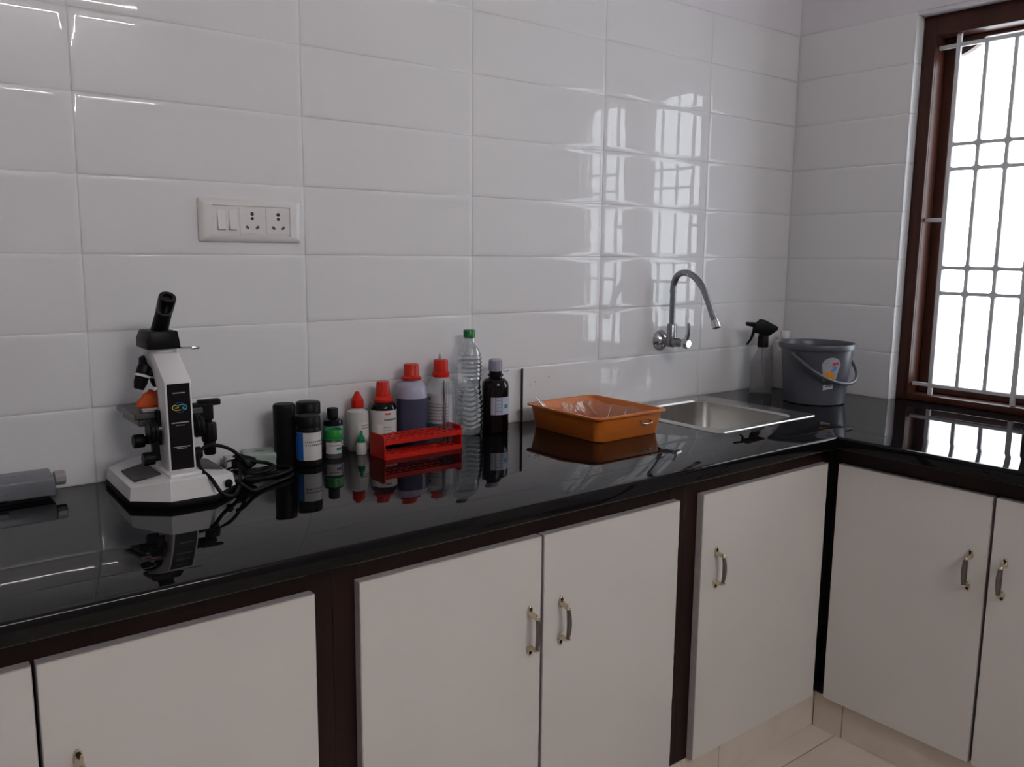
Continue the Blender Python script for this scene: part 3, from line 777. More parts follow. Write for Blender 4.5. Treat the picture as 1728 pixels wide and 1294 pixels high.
# mains cord with three-pin plug
def power_cord(t):
    R = 0.0038
    def W(pts): return [Vector(p) - Vector((0.102, -0.13, 0)) for p in pts]
    b = bm_new()
    h = R + 0.0005
    tube(b, W([(0.188, -0.252, 0.030), (0.197, -0.262, 0.022), (0.215, -0.262, 0.008), (0.24, -0.245, h), (0.275, -0.222, h), (0.315, -0.20, h),
               (0.335, -0.175, h), (0.325, -0.150, h), (0.285, -0.148, h), (0.245, -0.165, h), (0.225, -0.185, 0.007), (0.235, -0.205, 0.012),
               (0.275, -0.203, 0.0125), (0.325, -0.18, 0.0125), (0.340, -0.155, 0.0125), (0.310, -0.128, 0.0125), (0.262, -0.140, 0.0125),
               (0.235, -0.172, 0.020), (0.262, -0.187, 0.020), (0.30, -0.165, 0.021), (0.295, -0.145, 0.026), (0.262, -0.14, 0.034), (0.245, -0.135, 0.038)]), R, 10, 0, 8)
    obj('cable_coil', b, M_BLACK, t)
    b = bm_new()
    tube(b, W([(0.236, -0.145, 0.036), (0.225, -0.175, 0.022), (0.205, -0.225, 0.010), (0.178, -0.272, 0.008), (0.150, -0.288, 0.018), (0.136, -0.270, 0.045),
               (0.131, -0.238, 0.0545), (0.1335, -0.212, 0.061), (0.140, -0.192, 0.074), (0.158, -0.178, 0.085), (0.185, -0.172, 0.083), (0.212, -0.168, 0.070), (0.232, -0.160, 0.052), (0.250, -0.150, 0.030), (0.262, -0.148, 0.028)]), R * 0.95, 10, 0, 8)
    obj('cable_loop', b, M_BLACK, t)
    # plug
    M = Matrix.Translation(Vector((0.130, -0.006, 0.030))) @ Matrix.Rotation(math.radians(190), 4, 'Z')
    b = bm_new()
    L = []
    for x, s in ((0.0, 1.0), (0.012, 1.0), (0.018, 0.86), (0.032, 0.62), (0.044, 0.36)):
        L.append([M @ Vector((-x, 0.0165 * s * math.cos(a), 0.021 * s * math.sin(a))) for a in [2 * PI * i / 18 for i in range(18)]])
    rings(b, L); plug = obj('plug', b, M_BLACK, t)
    for y, z, r, l in ((0, 0.0125, 0.0035, 0.021), (0.0085, -0.007, 0.0027, 0.018), (-0.0085, -0.007, 0.0027, 0.018)):
        b = bm_new(); cyl(b, M @ Vector((0, y, z)), M @ Vector((l, y, z)), r, n=12, bev=0.0006); obj('plug_pin', b, M_CHROME, plug)
power_cord(MICRO)

# grey instrument cut by the left edge
def instrument():
    t = thing('bench_instrument', 'long grey metal instrument box with round end knob, left of the microscope', 'instrument', (-0.087, -0.045, ZC))
    b = bm_new(); prism(b, [(-0.034, 0.008), (0.030, 0.008), (0.030, 0.044), (0.020, 0.049), (-0.034, 0.040)], -0.32, 0.0, axis='x', bev=0.0025)
    obj('body', b, M_GREYDEV, t)
    b = bm_new(); box(b, -0.30, -0.012, -0.028, 0.024, 0.0, 0.0085, 0.001, 1); obj('black_plinth', b, M_RUBBER, t)
    b = bm_new(); lathe(b, [(0.006, 0), (0.006, 0.006)], 14, mtx=align((-0.002, -0.006, 0.033), (1, -0.006, 0.033)))
    lathe(b, [(0.0125, 0), (0.014, 0.0015), (0.014, 0.017), (0.0125, 0.0185)], 10, mtx=align((0.003, -0.006, 0.033), (1, -0.006, 0.033)))
    obj('knob', b, M_KNOB, t, sharp=25)
    b = bm_new(); box(b, -0.33, -0.078, -0.042, -0.034, 0.012, 0.022, 0.001, 1); obj('front_lip', b, M_GREYDEV, t)
    for x in (-0.068, -0.052):
        b = bm_new(); box(b, x, x + 0.010, -0.004, 0.000, 0.0425, 0.0455, 0.0008, 1); obj('top_mark', b, M_DKPAD, t)
instrument()

# slide boxes
def slide_box():
    t = thing('slide_box', 'small pale mint slide box with a lid, in front of the black bottle', 'box', (0.316, -0.050, ZC), math.radians(-14))
    b = bm_new(); box(b, -0.032, 0.032, -0.026, 0.036, 0.0, 0.018, 0.0015, 1); obj('tray', b, M_MINT, t)
    b = bm_new(); box(b, -0.033, 0.033, -0.027, 0.037, 0.0165, 0.030, 0.002, 2); lid = obj('lid', b, M_MINT, t)
    b = bm_new(); prism(b, [(-0.012, 0.002), (0.006, -0.006), (0.014, 0.004), (-0.002, 0.012)], 0.0299, 0.0303); obj('print', b, M_PRINT, lid)
slide_box()
t = thing('cover_slip_box', 'tiny white plastic box behind the plug pins', 'box', (0.262, -0.030, ZC))
b = bm_new(); box(b, -0.014, 0.014, -0.011, 0.011, 0.0, 0.016, 0.0015, 1); obj('shell', b, M_HDPE, t)
b = bm_new(); box(b, -0.0145, 0.0145, -0.0115, 0.0115, 0.0162, 0.024, 0.0015, 1); obj('lid', b, M_HDPE, t)

# ------------------------------------------------------------------ bottles
def bottle(name, label, x, y, prof, m_, n=32, group='bottles along the wall', cat='bottle'):
    t = thing(name, label, cat, (x, y, ZC), 0.0, group)
    b = bm_new(); lathe(b, prof, n); obj('body', b, m_, t)
    return t
def cap(t, prof, m_, n=28, nm='cap', ribs=0):
    b = bm_new(); lathe(b, prof, n)
    return obj(nm, b, m_, t)
def ribbed(t, r, z0, z1, m_, nr=36, nm='cap', top=None):
    b = bm_new(); L = []
    n = nr * 2
    for z, k in ((z0, 1.0), (z1 - 0.002, 1.0), (z1, 0.92)):
        L.append([Vector(((r * k - (0.0006 if i % 2 else 0)) * math.cos(2 * PI * i / n), (r * k - (0.0006 if i % 2 else 0)) * math.sin(2 * PI * i / n), z)) for i in range(n)])
    rings(b, L); return obj(nm, b, m_, t, sharp=60)
def label_on(t, r, z0, z1, a0, a1, m_, nm='label', rel=None):
    f = face_angle(t.location.x, t.location.y)
    b = bm_new(); patch(b, r, z0, z1, f + math.radians(a0), f + math.radians(a1), max(3, int(abs(a1 - a0) / 9)))
    return obj(nm, b, m_, t)
def prints(t, lb, r, items):
    f = face_angle(t.location.x, t.location.y)
    for z0, z1, a0, a1, m_ in items:
        b = bm_new(); patch(b, r, z0, z1, f + math.radians(a0), f + math.radians(a1), max(2, int(abs(a1 - a0) / 9)), th=0.0003); obj('print', b, m_, lb)
def words(t, lb, r, z, h, a0, a1, m_, wmin=2.0, wmax=6.0, gap=1.6):
    """a line of tiny illegible print"""
    f = face_angle(t.location.x, t.location.y); b = bm_new(); a = a0
    while a < a1 - 0.5:
        w_ = min(random.uniform(wmin, wmax), a1 - a)
        patch(b, r, z - h / 2, z + h / 2, f + math.radians(a), f + math.radians(a + w_), 2, th=0.0003); a += w_ + gap
    obj('small_print', b, m_, lb)['kind'] = 'stuff'

# tall plain black bottle
t = bottle('plain_black_bottle', 'plain tall black cylindrical bottle, leftmost of the bottles', 0.3635, -0.078,
           [(0.022, 0), (0.0238, 0.002), (0.0238, 0.122)], M_BLACK)
cap(t, [(0.0238, 0.1222), (0.0240, 0.124), (0.0240, 0.130), (0.0215, 0.134), (0.012, 0.1355)], M_BLACK, nm='lid')
# black bottle behind
t = bottle('black_jar_bottle', 'black bottle with wide black screw cap behind the blue and white labelled one', 0.4345, -0.045,
           [(0.024, 0), (0.026, 0.002), (0.026, 0.082), (0.0215, 0.092), (0.0215, 0.100)], M_BLACK)
ribbed(t, 0.0270, 0.1005, 0.127, M_BLACK)
lb = label_on(t, 0.0261, 0.018, 0.075, -95, 60, M_BLUE)
# front black bottle with blue/white label
t = bottle('black_reagent_bottle', 'short black bottle with blue and white label in front', 0.4030, -0.112,
           [(0.024, 0), (0.0262, 0.002), (0.0262, 0.078), (0.0235, 0.084), (0.0235, 0.088)], M_BLACK)
ribbed(t, 0.0258, 0.0885, 0.110, M_BLACK)
lb = label_on(t, 0.02625, 0.0150, 0.0755, -110, 100, M_PAPER)
prints(t, lb, 0.0268, [(0.0152, 0.0753, -72, -26, M_BLUE)])
for z in (0.0555, 0.0485): words(t, lb, 0.0268, z, 0.0035, -16, 80, M_PRINT, 4, 7, 4)
# small black bottle with teal label
t = bottle('small_black_dropper_bottle', 'small black bottle with tall narrow cap and pale printed label', 0.494, -0.045,
           [(0.0205, 0), (0.0225, 0.002), (0.0225, 0.072), (0.021, 0.079), (0.0125, 0.083), (0.0125, 0.086)], M_BLACKG)
ribbed(t, 0.0125, 0.0863, 0.106, M_BLACK)
lb = label_on(t, 0.02255, 0.020, 0.067, -60, 75, M_PAPER)
prints(t, lb, 0.0231, [(0.062, 0.0668, -60, 75, M_LTEAL)])
for i in range(6): words(t, lb, 0.0231, 0.057 - 0.006 * i, 0.0022, 18, 72, M_NAVY, 3, 8, 2.5)
# clear jar with green lid
t = bottle('specimen_jar', 'small clear jar with a green snap lid', 0.4765, -0.082,
           [(0.0175, 0), (0.0190, 0.001), (0.0190, 0.040), (0.0175, 0.043)], M_SPRAY, group='small jars and droppers')
b = bm_new(); lathe(b, [(0.0195, 0.042), (0.0215, 0.0425), (0.0215, 0.0455), (0.0205, 0.0465), (0.0205, 0.063), (0.0195, 0.065), (0.0175, 0.065), (0.017, 0.0625), (0.0, 0.0625)], 28, cap1=False)
obj('lid', b, M_GREEN2, t)
lb = label_on(t, 0.01905, 0.012, 0.038, -60, 60, M_PAPER)
prints(t, lb, 0.0196, [(0.020, 0.026, 20, 56, M_TEAL)])
words(t, lb, 0.0196, 0.031, 0.002, -30, 50, M_PRINT)
# white squeeze dropper bottle with red cap
t = bottle('squeeze_dropper_bottle', 'milky plastic dropper bottle with pointed red cap', 0.5585, -0.043,
           [(0.0235, 0), (0.0255, 0.003), (0.0255, 0.082), (0.0235, 0.092), (0.0135, 0.098), (0.0125, 0.100)], M_HDPE)
cap(t, [(0.0145, 0.1002), (0.0148, 0.101), (0.0148, 0.119), (0.0132, 0.121), (0.0075, 0.130), (0.0052, 0.136), (0.003, 0.138)], M_RED)
lb = label_on(t, 0.0256, 0.030, 0.068, 5, 85, M_PAPER)
words(t, lb, 0.0261, 0.061, 0.002, 20, 70, M_PRINT); words(t, lb, 0.0261, 0.055, 0.002, 20, 70, M_REDP)
# tiny dropper with green cap
t = bottle('tiny_dropper_bottle', 'tiny white dropper bottle with pointed green cap', 0.5430, -0.0885,
           [(0.0110, 0), (0.0122, 0.001), (0.0122, 0.022), (0.0105, 0.026), (0.0070, 0.028)], M_HDPE, group='small jars and droppers')
cap(t, [(0.0082, 0.0282), (0.0085, 0.029), (0.0078, 0.040), (0.0042, 0.043), (0.0034, 0.053), (0.002, 0.0545)], M_GREEN3)
# brown bottle with red cap
t = bottle('brown_reagent_bottle', 'brown glass bottle with red cap and creased white label behind the rack', 0.622, -0.052,
           [(0.029, 0), (0.0312, 0.003), (0.0312, 0.094), (0.028, 0.105), (0.017, 0.113), (0.0155, 0.118)], M_AMBERB)
cap(t, [(0.0235, 0.110), (0.0240, 0.112), (0.0240, 0.1165), (0.0205, 0.120), (0.0175, 0.123), (0.0150, 0.155), (0.0140, 0.1575)], M_RED)
lb = label_on(t, 0.03125, 0.018, 0.092, -105, 95, M_PAPER)
prints(t, lb, 0.0318, [(0.082, 0.0865, 8, 34, M_REDP), (0.026, 0.060, -26, -4, M_PANEL), (0.036, 0.0415, 42, 50, M_PRINT), (0.022, 0.028, 40, 58, M_TEAL)])
words(t, lb, 0.0318, 0.0705, 0.0042, 4, 62, M_PRINT, 3, 6, 1.2)
for i in range(4): words(t, lb, 0.0318, 0.052 - 0.007 * i, 0.0014, 2, 36, M_PRINT, 4, 10, 2)
# violet liquid bottle
t = bottle('stain_bottle', 'big lavender plastic bottle of dark violet liquid with red cap', 0.6985, -0.055,
           [(0.036, 0.128), (0.0345, 0.138), (0.031, 0.146), (0.022, 0.153), (0.0175, 0.157), (0.0175, 0.162)], M_LAV)
b = bm_new(); lathe(b, [(0.0355, 0), (0.0378, 0.003), (0.0378, 0.113)], 34); obj('filled_part', b, M_VIOLET, t)
b = bm_new(); lathe(b, [(0.0378, 0.1131), (0.0376, 0.122), (0.0362, 0.1285)], 34, cap0=False, cap1=False); obj('shoulder', b, M_LAV, t)
cap(t, [(0.0245, 0.157), (0.0250, 0.158), (0.0250, 0.162), (0.0205, 0.165), (0.0190, 0.167), (0.0185, 0.190), (0.0172, 0.1935), (0.010, 0.1945)], M_RED)
b = bm_new(); tube(b, [(-0.018, -0.017, 0.163), (-0.014, -0.016, 0.171), (-0.010, -0.018, 0.168), (-0.006, -0.0195, 0.172)], 0.0022, 6, 0, 4, flat=0.3); obj('film_shred', b, M_FILMT, t)
# clear bottle with red cap, white printed
t = bottle('wash_bottle', 'clear plastic bottle with red cap, teal printed label and white nozzle', 0.787, -0.050,
           [(0.0345, 0), (0.0368, 0.003), (0.0368, 0.118), (0.0345, 0.132), (0.028, 0.146), (0.019, 0.154), (0.0175, 0.158)], M_CLEARB)
cap(t, [(0.0215, 0.1555), (0.0220, 0.157), (0.0220, 0.165), (0.0185, 0.169), (0.0180, 0.194), (0.0170, 0.1975), (0.007, 0.1985)], M_RED)
cap(t, [(0.0062, 0.1986), (0.0055, 0.208), (0.0035, 0.213)], M_HDPE, 16, 'nozzle')
lb = label_on(t, 0.0369, 0.030, 0.116, -75, 50, M_PAPER)
prints(t, lb, 0.0375, [(0.032, 0.043, -75, 50, M_TEAL), (0.101, 0.109, -52, -42, M_TEAL)])
for i in range(6): words(t, lb, 0.0375, 0.092 - 0.008 * i, 0.0018, -55, 30, M_PRINT, 5, 14, 3)
# PET water bottle
def water_bottle():
    t = thing('water_bottle', 'tall ribbed clear water bottle with green cap', 'bottle', (0.872, -0.052, ZC), 0.0, 'bottles along the wall')
    b = bm_new(); n = 40; L = []
    def rad(z):
        k = [(0.0, 0.026), (0.004, 0.0305), (0.012, 0.0325), (0.055, 0.0335), (0.085, 0.0325), (0.115, 0.0285), (0.135, 0.0280), (0.155, 0.0315), (0.185, 0.0322), (0.206, 0.0310), (0.222, 0.0245), (0.236, 0.0150), (0.243, 0.0135), (0.249, 0.0135)]
        for (za, ra), (zb, rb) in zip(k[:-1], k[1:]):
            if za <= z <= zb: return ra + (rb - ra) * (z - za) / (zb - za)
        return k[-1][1]
    N = 125
    for i in range(N + 1):
        z = 0.249 * i / N; r0 = rad(z); lp = []
        for j in range(n):
            a = 2 * PI * j / n
            if 0.018 < z < 0.122:
                rib = 0.0020 * math.sin((z - 0.018) / 0.0125 * 2 * PI + 2.4 * math.cos(3 * a))
            elif 0.142 < z < 0.206: rib = 0.0016 * math.sin((z - 0.142) / 0.0105 * 2 * PI)
            else: rib = 0
            lp.append(Vector(((r0 + rib) * math.cos(a), (r0 + rib) * math.sin(a), z)))
        L.append(lp)
    rings(b, L, cap1=False); obj('body', b, M_PET, t, sharp=120)
    b = bm_new()
    wl = [[p * 0.95 + Vector((0, 0, p.z * 0.05 + 0.001)) for p in l] for l in L[:96:2]]
    for l in wl:
        for p in l: p.z = p.z
    rings(b, wl); obj('water', b, M_WATER, t, sharp=120)
    ribbed(t, 0.0148, 0.2495, 0.268, M_GREEN)
    b = bm_new(); lathe(b, [(0.0138, 0.2455), (0.0165, 0.246), (0.0165, 0.248), (0.0138, 0.2485)], 26); obj('neck_ring', b, M_PET, t)
water_bottle()
# dark amber bottle with grey cap
t = bottle('amber_bottle', 'big dark amber bottle with grey cap and lavender label', 0.9435, -0.068,
           [(0.032, 0), (0.0348, 0.003), (0.0348, 0.120), (0.033, 0.131), (0.026, 0.139), (0.017, 0.142), (0.0165, 0.145), (0.0205, 0.147), (0.0205, 0.152), (0.0165, 0.154), (0.0165, 0.160)], M_AMBER)
b = bm_new(); n = 12
rings(b, [[Vector((r * math.cos(2 * PI * i / n), r * math.sin(2 * PI * i / n), z)) for i in range(n)] for r, z in ((0.0185, 0.1605), (0.0178, 0.186), (0.0150, 0.190))])
obj('cap', b, M_GREYCAP, t, sharp=20)
b = bm_new(); tube(b, [(0.014, -0.013, 0.161), (0.022, -0.016, 0.158), (0.029, -0.019, 0.161)], 0.0012, 6, 0, 4, flat=0.4); obj('seal_tab', b, M_GREYCAP, t)
lb = label_on(t, 0.03485, 0.050, 0.095, -18, 88, M_PAPERL)
prints(t, lb, 0.0354, [(0.0505, 0.0945, -17, -8, M_STICK), (0.0505, 0.0945, 1, 3.5, M_PRINT), (0.0505, 0.0945, 28, 30.5, M_PRINT), (0.066, 0.076, 42, 62, M_TEAL)])
for i in range(4): words(t, lb, 0.0354, 0.087 - 0.009 * i, 0.0014, 6, 26, M_PRINT, 3, 7, 3)
# white bottle in the corner, behind the bucket
t = bottle('white_corner_bottle', 'white plastic bottle tucked in the corner behind the grey bucket', 2.222, -0.058,
           [(0.036, 0), (0.0385, 0.003), (0.0385, 0.150), (0.034, 0.163), (0.016, 0.172), (0.0145, 0.176)], M_HDPE)
ribbed(t, 0.0165, 0.1765, 0.200, M_SWITCH)

# ------------------------------------------------------------------ test tube rack with tubes
def rack():
    t = thing('test_tube_rack', 'red plastic test tube rack in front of the bottles', 'rack', (0.659, -0.142, ZC))
    HX, HY = 0.104, 0.033
    for s in (-1, 1):
        b = bm_new()
        prism(b, [(-HY, 0), (HY, 0), (HY, 0.050), (HY - 0.005, 0.0555), (-HY + 0.005, 0.0555), (-HY, 0.050)], s * HX - 0.002, s * HX + 0.002, axis='x', bev=0.0008, seg=1)
        obj('end_plate', b, M_RED2, t)
    def shelf(z0, z1, nm, holes=True):
        b = bm_new(); nx, ny = 12, 3
        xs0, ys0 = -HX + 0.002, -HY
        dx, dy = (2 * HX - 0.004) / nx, 2 * HY / ny
        for i in range(nx):
            for j in range(ny):
                cx, cy = xs0 + dx * (i + .5), ys0 + dy * (j + .5)
                sq = []
                for k in range(16):
                    a = 2 * PI * k / 16; c, s_ = math.cos(a), math.sin(a); mx = max(abs(c) / (dx / 2), abs(s_) / (dy / 2))
                    sq.append((cx + c / mx, cy + s_ / mx, cx + 0.0077 * c, cy + 0.0077 * s_))
                for z, fl in ((z1, 0), (z0, 1)):
                    o_ = [b.verts.new((p[0], p[1], z)) for p in sq]; i_ = [b.verts.new((p[2], p[3], z)) for p in sq]
                    for k in range(16):
                        q = (o_[k], o_[(k + 1) % 16], i_[(k + 1) % 16], i_[k]); b.faces.new(q if not fl else q[::-1])
                lo_ = [b.verts.new((p[2], p[3], z0)) for p in sq]; hi = [b.verts.new((p[2], p[3], z1)) for p in sq]
                for k in range(16): b.faces.new((hi[k], hi[(k + 1) % 16], lo_[(k + 1) % 16], lo_[k]))
        for y in (-HY, HY):
            box(b, -HX + 0.002, HX - 0.002, y - 0.001 if y < 0 else y, y if y < 0 else y + 0.001, z0 - 0.006, z1 + 0.001)
        obj(nm, b, M_RED2, t)
    shelf(0.040, 0.044, 'upper_shelf'); 
    b = bm_new(); box(b, -HX + 0.002, HX - 0.002, -HY, HY, 0.003, 0.007); box(b, -HX + 0.002, HX - 0.002, -HY - 0.001, -HY + 0.002, 0.0, 0.011)
    for i in range(12):
        for j in range(3):
            lathe(b, [(0.0078, 0.007), (0.0078, 0.0085), (0.0066, 0.0085), (0.0066, 0.0071)], 12, cx=-HX + 0.002 + (2 * HX - 0.004) / 12 * (i + .5), cy=-HY + 2 * HY / 3 * (j + .5))
    obj('lower_shelf', b, M_RED2, t)
rack()
TXS = [0.659 - 0.102 + 0.017 * (i + .5) for i in range(12)]
def test_tube(x, y, label):
    t = thing('test_tube', label, 'test tube', (x, y, ZC + 0.0092), 0, 'test tubes in the red rack')
    prof = [(0.0005, 0.0), (0.003, 0.0006), (0.0053, 0.0028), (0.0065, 0.007), (0.0065, 0.142), (0.0075, 0.144), (0.0075, 0.146), (0.0055, 0.146), (0.0055, 0.008), (0.004, 0.004), (0.0005, 0.002)]
    b = bm_new(); lathe(b, prof, 20); obj('glass', b, M_TUBEG, t, sharp=70)
    return t
test_tube(TXS[10], -0.142, 'clear glass test tube holding dark forceps in the red rack')
test_tube(TXS[11], -0.142, 'empty clear glass test tube, rightmost in the red rack')
def forceps():
    t = thing('forceps', 'dark pointed forceps standing in a test tube of the red rack', 'forceps', (TXS[10], -0.142, ZC + 0.0140))
    for s in (-1, 1):
        b = bm_new(); tube(b, [(s * 0.0012, 0, 0.0), (s * 0.0022, 0, 0.05), (s * 0.0022, 0, 0.09), (0.0006 * s - 0.001, 0, 0.128), (-0.001, 0, 0.148)], lambda q: 0.0019 - 0.0012 * q, 8, 0, 4)
        obj('arm', b, M_BLACK, t)
forceps()

# ------------------------------------------------------------------ loose white board leaning on the wall
b = bm_new(); L_, H_ = 0.292, 0.1475
box(b, 0, L_, -0.006, 0.0, 0, H_, 0.0005, 1, mi=0)
for f in b.faces:
    if f.normal.x < -0.9: f.material_index = 1
for x, z in ((0.045, 0.108), (0.094, 0.118), (0.027, 0.100)):
    cyl(b, (x, -0.0064, z), (x, -0.0058, z), 0.0016, n=8, mi=1)
box(b, -0.0004, 0.0012, -0.0066, 0.0, 0, H_, mi=1)
tag(obj('board_offcut', b, [M_PANEL, M_PEDGE], None, (1.0815, -0.004, ZC)), 'thin white board with dark edge leaning on the wall behind the tray', 'board')

# ------------------------------------------------------------------ orange tray
def tray():
    t = thing('plastic_tray', 'orange plastic tray on the worktop left of the sink', 'tray', (1.171, -0.205, ZC))
    HX, HY = 0.127, 0.143
    b = bm_new()
    S = [(HX - 0.020, HY - 0.020, 0.0), (HX - 0.017, HY - 0.017, 0.003), (HX - 0.0085, HY - 0.0085, 0.058), (HX - 0.003, HY - 0.003, 0.060), (HX, HY, 0.0605), (HX, HY, 0.0645),
         (HX - 0.008, HY - 0.008, 0.0655), (HX - 0.0105, HY - 0.0105, 0.063), (HX - 0.019, HY - 0.019, 0.006), (HX - 0.024, HY - 0.024, 0.004)]
    rings(b, [rrect(-hx, hx, -hy, hy, 0.022, z, 5) for hx, hy, z in S])
    obj('shell', b, M_TRAY, t)
    b = bm_new(); y0 = -HY + 0.0135
    tube(b, [(0.030, y0 + 0.004, 0.042), (0.031, y0 - 0.006, 0.0405), (0.033, y0 - 0.012, 0.036), (0.050, y0 - 0.013, 0.034), (0.062, y0 - 0.013, 0.037), (0.064, y0 - 0.006, 0.041), (0.065, y0 + 0.004, 0.042)], 0.0022, 10, 0, 5)
    obj('wire_handle', b, M_CHROME, t)
tray()
def film_sheet():
    b = bm_new(); nx, ny = 16, 16
    g = []
    for i in range(nx + 1):
        row = []
        for j in range(ny + 1):
            u, v_ = i / nx * 2 - 1, j / ny * 2 - 1
            x, y = u * 0.096, v_ * 0.112
            e = max(abs(u), abs(v_))
            z = 0.0085 + 0.047 * max(0, (e - 0.70) / 0.30) ** 1.3 + 0.0035 * math.sin(9 * u + 3 * v_) * math.sin(7 * v_ - 2 * u) * (0.4 + e) + random.uniform(-0.0016, 0.0016)
            row.append(b.verts.new((x, y, max(0.0065, z))))
        g.append(row)
    for i in range(nx):
        for j in range(ny):
            if i < 6 and j > ny - 7: continue
            b.faces.new((g[i][j], g[i + 1][j], g[i + 1][j + 1], g[i][j + 1]))
    for pts in ([(-0.03, 0.09, 0.052), (-0.01, 0.05, 0.016), (0.0, 0.0, 0.013), (0.01, -0.06, 0.014)], [(0.02, 0.1, 0.054), (0.035, 0.05, 0.017), (0.05, -0.02, 0.014)],
                [(0.088, 0.03, 0.052), (0.05, 0.01, 0.015), (-0.02, -0.04, 0.014)], [(0.085, -0.03, 0.05), (0.04, -0.05, 0.014), (-0.04, -0.07, 0.014)], [(0.06, 0.1, 0.055), (0.062, 0.06, 0.026)]):
        tube(b, pts, 0.0007, 5, 1, 5)
    tag(obj('clear_plastic_sheet', b, [M_FILMT, M_PAPER], None, (1.171, -0.205, ZC), sharp=8), 'crinkled clear plastic sheet lining the orange tray', 'plastic sheet')
film_sheet()
def tweezers():
    t = thing('steel_tweezers', 'steel tweezers with tips poking out of the tray corner', 'tweezers', (1.098, -0.092, ZC + 0.040), math.radians(-12))
    for s in (-1, 1):
        b = bm_new(); tube(b, [(0.070, 0, -0.029), (0.02, s * 0.005, -0.006), (-0.010, s * 0.007, 0.019), (-0.029, s * 0.006, 0.041)], lambda q: 0.0038 - 0.0016 * q, 8, 0, 4, flat=0.5)
        obj('prong', b, M_CHROME, t)
tweezers()

# ------------------------------------------------------------------ spray bottle
def spray():
    t = thing('spray_bottle', 'hazy clear trigger spray bottle with black head in the corner', 'bottle', (2.038, -0.098, ZC), math.radians(-34))
    b = bm_new(); lathe(b, [(0.034, 0), (0.0372, 0.004), (0.0372, 0.085), (0.0345, 0.105), (0.0265, 0.128), (0.0180, 0.146), (0.0150, 0.153), (0.0150, 0.163)], 32); obj('body', b, M_SPRAY, t)
    b = bm_new(); lathe(b, [(0.0165, 0.158), (0.0185, 0.160), (0.0170, 0.190), (0.015, 0.196)], 24); obj('collar', b, M_BLACK, t)
    b = bm_new()
    prism(b, [(-0.034, 0.206), (0.018, 0.196), (0.040, 0.212), (0.046, 0.217), (0.046, 0.226), (0.0, 0.249), (-0.012, 0.250), (-0.026, 0.238), (-0.034, 0.238)], -0.012, 0.012, axis='y', bev=0.003)
    prism(b, [(-0.060, 0.229), (-0.032, 0.224), (-0.030, 0.240), (-0.060, 0.241)], -0.009, 0.009, axis='y', bev=0.002)
    prism(b, [(-0.014, 0.19), (0.014, 0.19), (0.016, 0.21), (-0.012, 0.21)], -0.011, 0.011, axis='y', bev=0.002)
    obj('spray_head', b, M_BLACK, t)
    b = bm_new(); tube(b, [(-0.031, 0, 0.224), (-0.035, 0, 0.205), (-0.042, 0, 0.185), (-0.055, 0, 0.166)], lambda q: 0.0065 - 0.003 * q, 10, 0, 5, flat=0.9)
    obj('trigger', b, M_BLACK, t)
    b = bm_new(); tube(b, [(0, 0, 0.158), (0.002, 0, 0.1), (0.008, 0, 0.02)], 0.0022, 8, 0, 4); obj('dip_tube', b, M_HDPE, t)
spray()

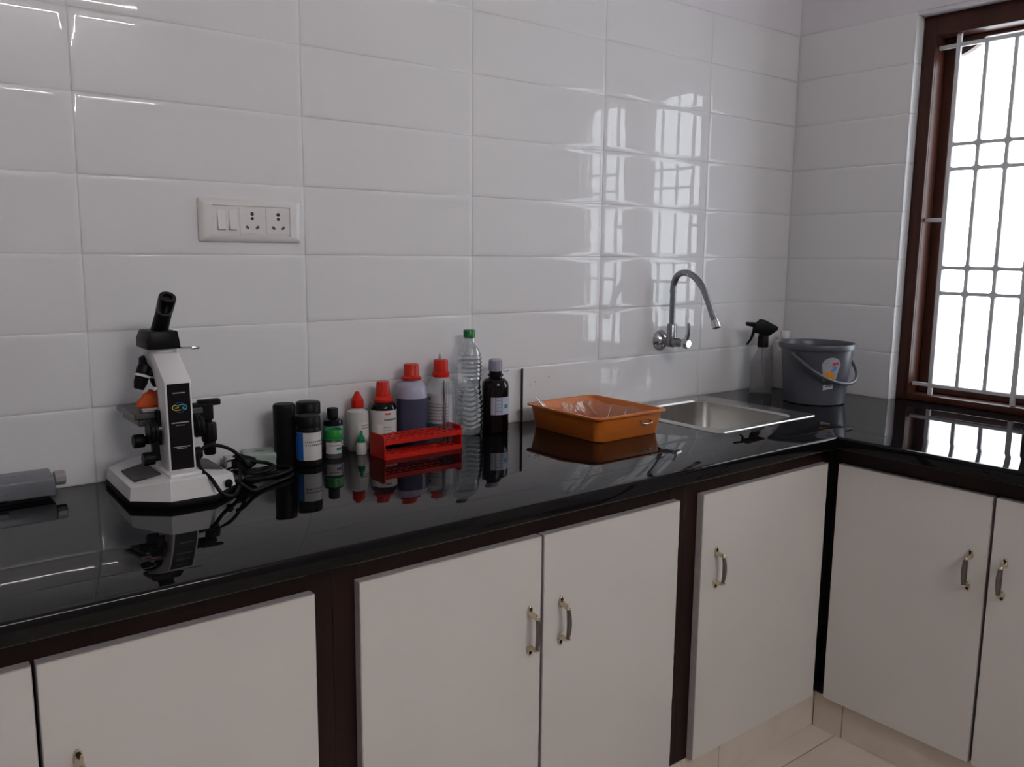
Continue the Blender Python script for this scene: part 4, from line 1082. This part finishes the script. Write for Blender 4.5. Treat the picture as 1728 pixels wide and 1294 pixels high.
# ------------------------------------------------------------------ bucket
def bucket():
    c = Vector((2.060, -0.285, ZC))
    t = thing('bucket', 'grey plastic bucket with bail handle and sticker in the corner', 'bucket', c)
    b = bm_new()
    lathe(b, [(0.088, 0.0), (0.0925, 0.003), (0.1085, 0.165), (0.1095, 0.170), (0.1155, 0.172), (0.1165, 0.176), (0.1165, 0.186), (0.1145, 0.1895), (0.1120, 0.1895), (0.1085, 0.185), (0.1065, 0.170), (0.0900, 0.010), (0.0, 0.008)], 56, cap1=False)
    obj('shell', b, M_BUCKET, t)
    f = face_angle(c.x, c.y)
    # bail handle hanging on the room side, pivots left and right
    pv = f - math.radians(38)
    ax = Vector((math.cos(pv), math.sin(pv), 0)); fd = Vector((math.cos(pv + PI / 2), math.sin(pv + PI / 2), 0))
    pts = []
    for i in range(13):
        a = PI * i / 12
        rr = 0.1165
        p = ax * (rr * math.cos(a)) + fd * (0.121 * math.sin(a) ** 0.8 if 0 < i < 12 else 0)
        p.z = 0.160 - 0.088 * math.sin(a) ** 0.9 if 0 < i < 12 else 0.160
        pts.append(p)
    b = bm_new(); tube(b, pts, 0.0056, 10, 0, 5); obj('bail_handle', b, M_BUCKETH, t)
    for s in (0, 12):
        b = bm_new(); lathe(b, [(0.010, 0), (0.010, 0.008), (0.007, 0.010)], 14, mtx=align(pts[s] * 0.9 + Vector((0, 0, 0.016)), pts[s] * 1.2)); obj('pivot_lug', b, M_BUCKET, t)
    # stickers follow the tapered wall
    def cone_pt(a, z, d): 
        r = 0.0925 + 0.016 * (z - 0.003) / 0.162 + d
        return Vector((r * math.cos(f + a), r * math.sin(f + a), z))
    def sticker(poly, m_, nm, d, par):
        b = bm_new(); n = len(poly)
        ca = sum(p[0] for p in poly) / n; cz = sum(p[1] for p in poly) / n
        L = [[cone_pt(ca + (p[0] - ca) * k, cz + (p[1] - cz) * k, d) for p in poly] for k in (1.0, 0.5, 0.02)]
        L0 = [[cone_pt(p[0], p[1], d - 0.0006) for p in poly]]
        rings(b, L0 + L, cap0=False); return obj(nm, b, m_, par)
    A = 0.44
    out = [(A - 0.21, 0.080), (A - 0.26, 0.122)] + [(A + 0.01 + 0.29 * math.cos(a), 0.127 + 0.026 * math.sin(a)) for a in [PI - PI * i / 10 for i in range(11)]] + [(A + 0.25, 0.113), (A + 0.19, 0.080)]
    st = sticker(out, M_STICK, 'sticker', 0.0009, t)
    sticker([(A - 0.19, 0.083), (A - 0.21, 0.106), (A - 0.07, 0.110), (A + 0.10, 0.105), (A + 0.13, 0.083)], M_ORP, 'print', 0.0014, st)
    sticker([(A + 0.03, 0.127), (A + 0.03, 0.137), (A + 0.22, 0.140), (A + 0.22, 0.131)], M_REDP, 'print', 0.0014, st)
    sticker([(A + 0.03, 0.109), (A + 0.0, 0.113), (A + 0.08, 0.118), (A + 0.06, 0.124), (A + 0.17, 0.126), (A + 0.15, 0.111)], M_SKYP, 'print', 0.0014, st)
    sticker([(A - 0.185, 0.084), (A - 0.19, 0.095), (A - 0.11, 0.095), (A - 0.10, 0.084)], M_SKYP, 'print', 0.0018, st)
    tg = sticker([(A - 0.19, 0.050), (A - 0.19, 0.0675), (A + 0.12, 0.069), (A + 0.12, 0.055)], M_PAPER, 'price_tag', 0.0009, t)
    sticker([(A - 0.13, 0.061), (A - 0.13, 0.064), (A + 0.06, 0.066), (A + 0.06, 0.063)], M_PRINT, 'print', 0.0014, tg)
bucket()
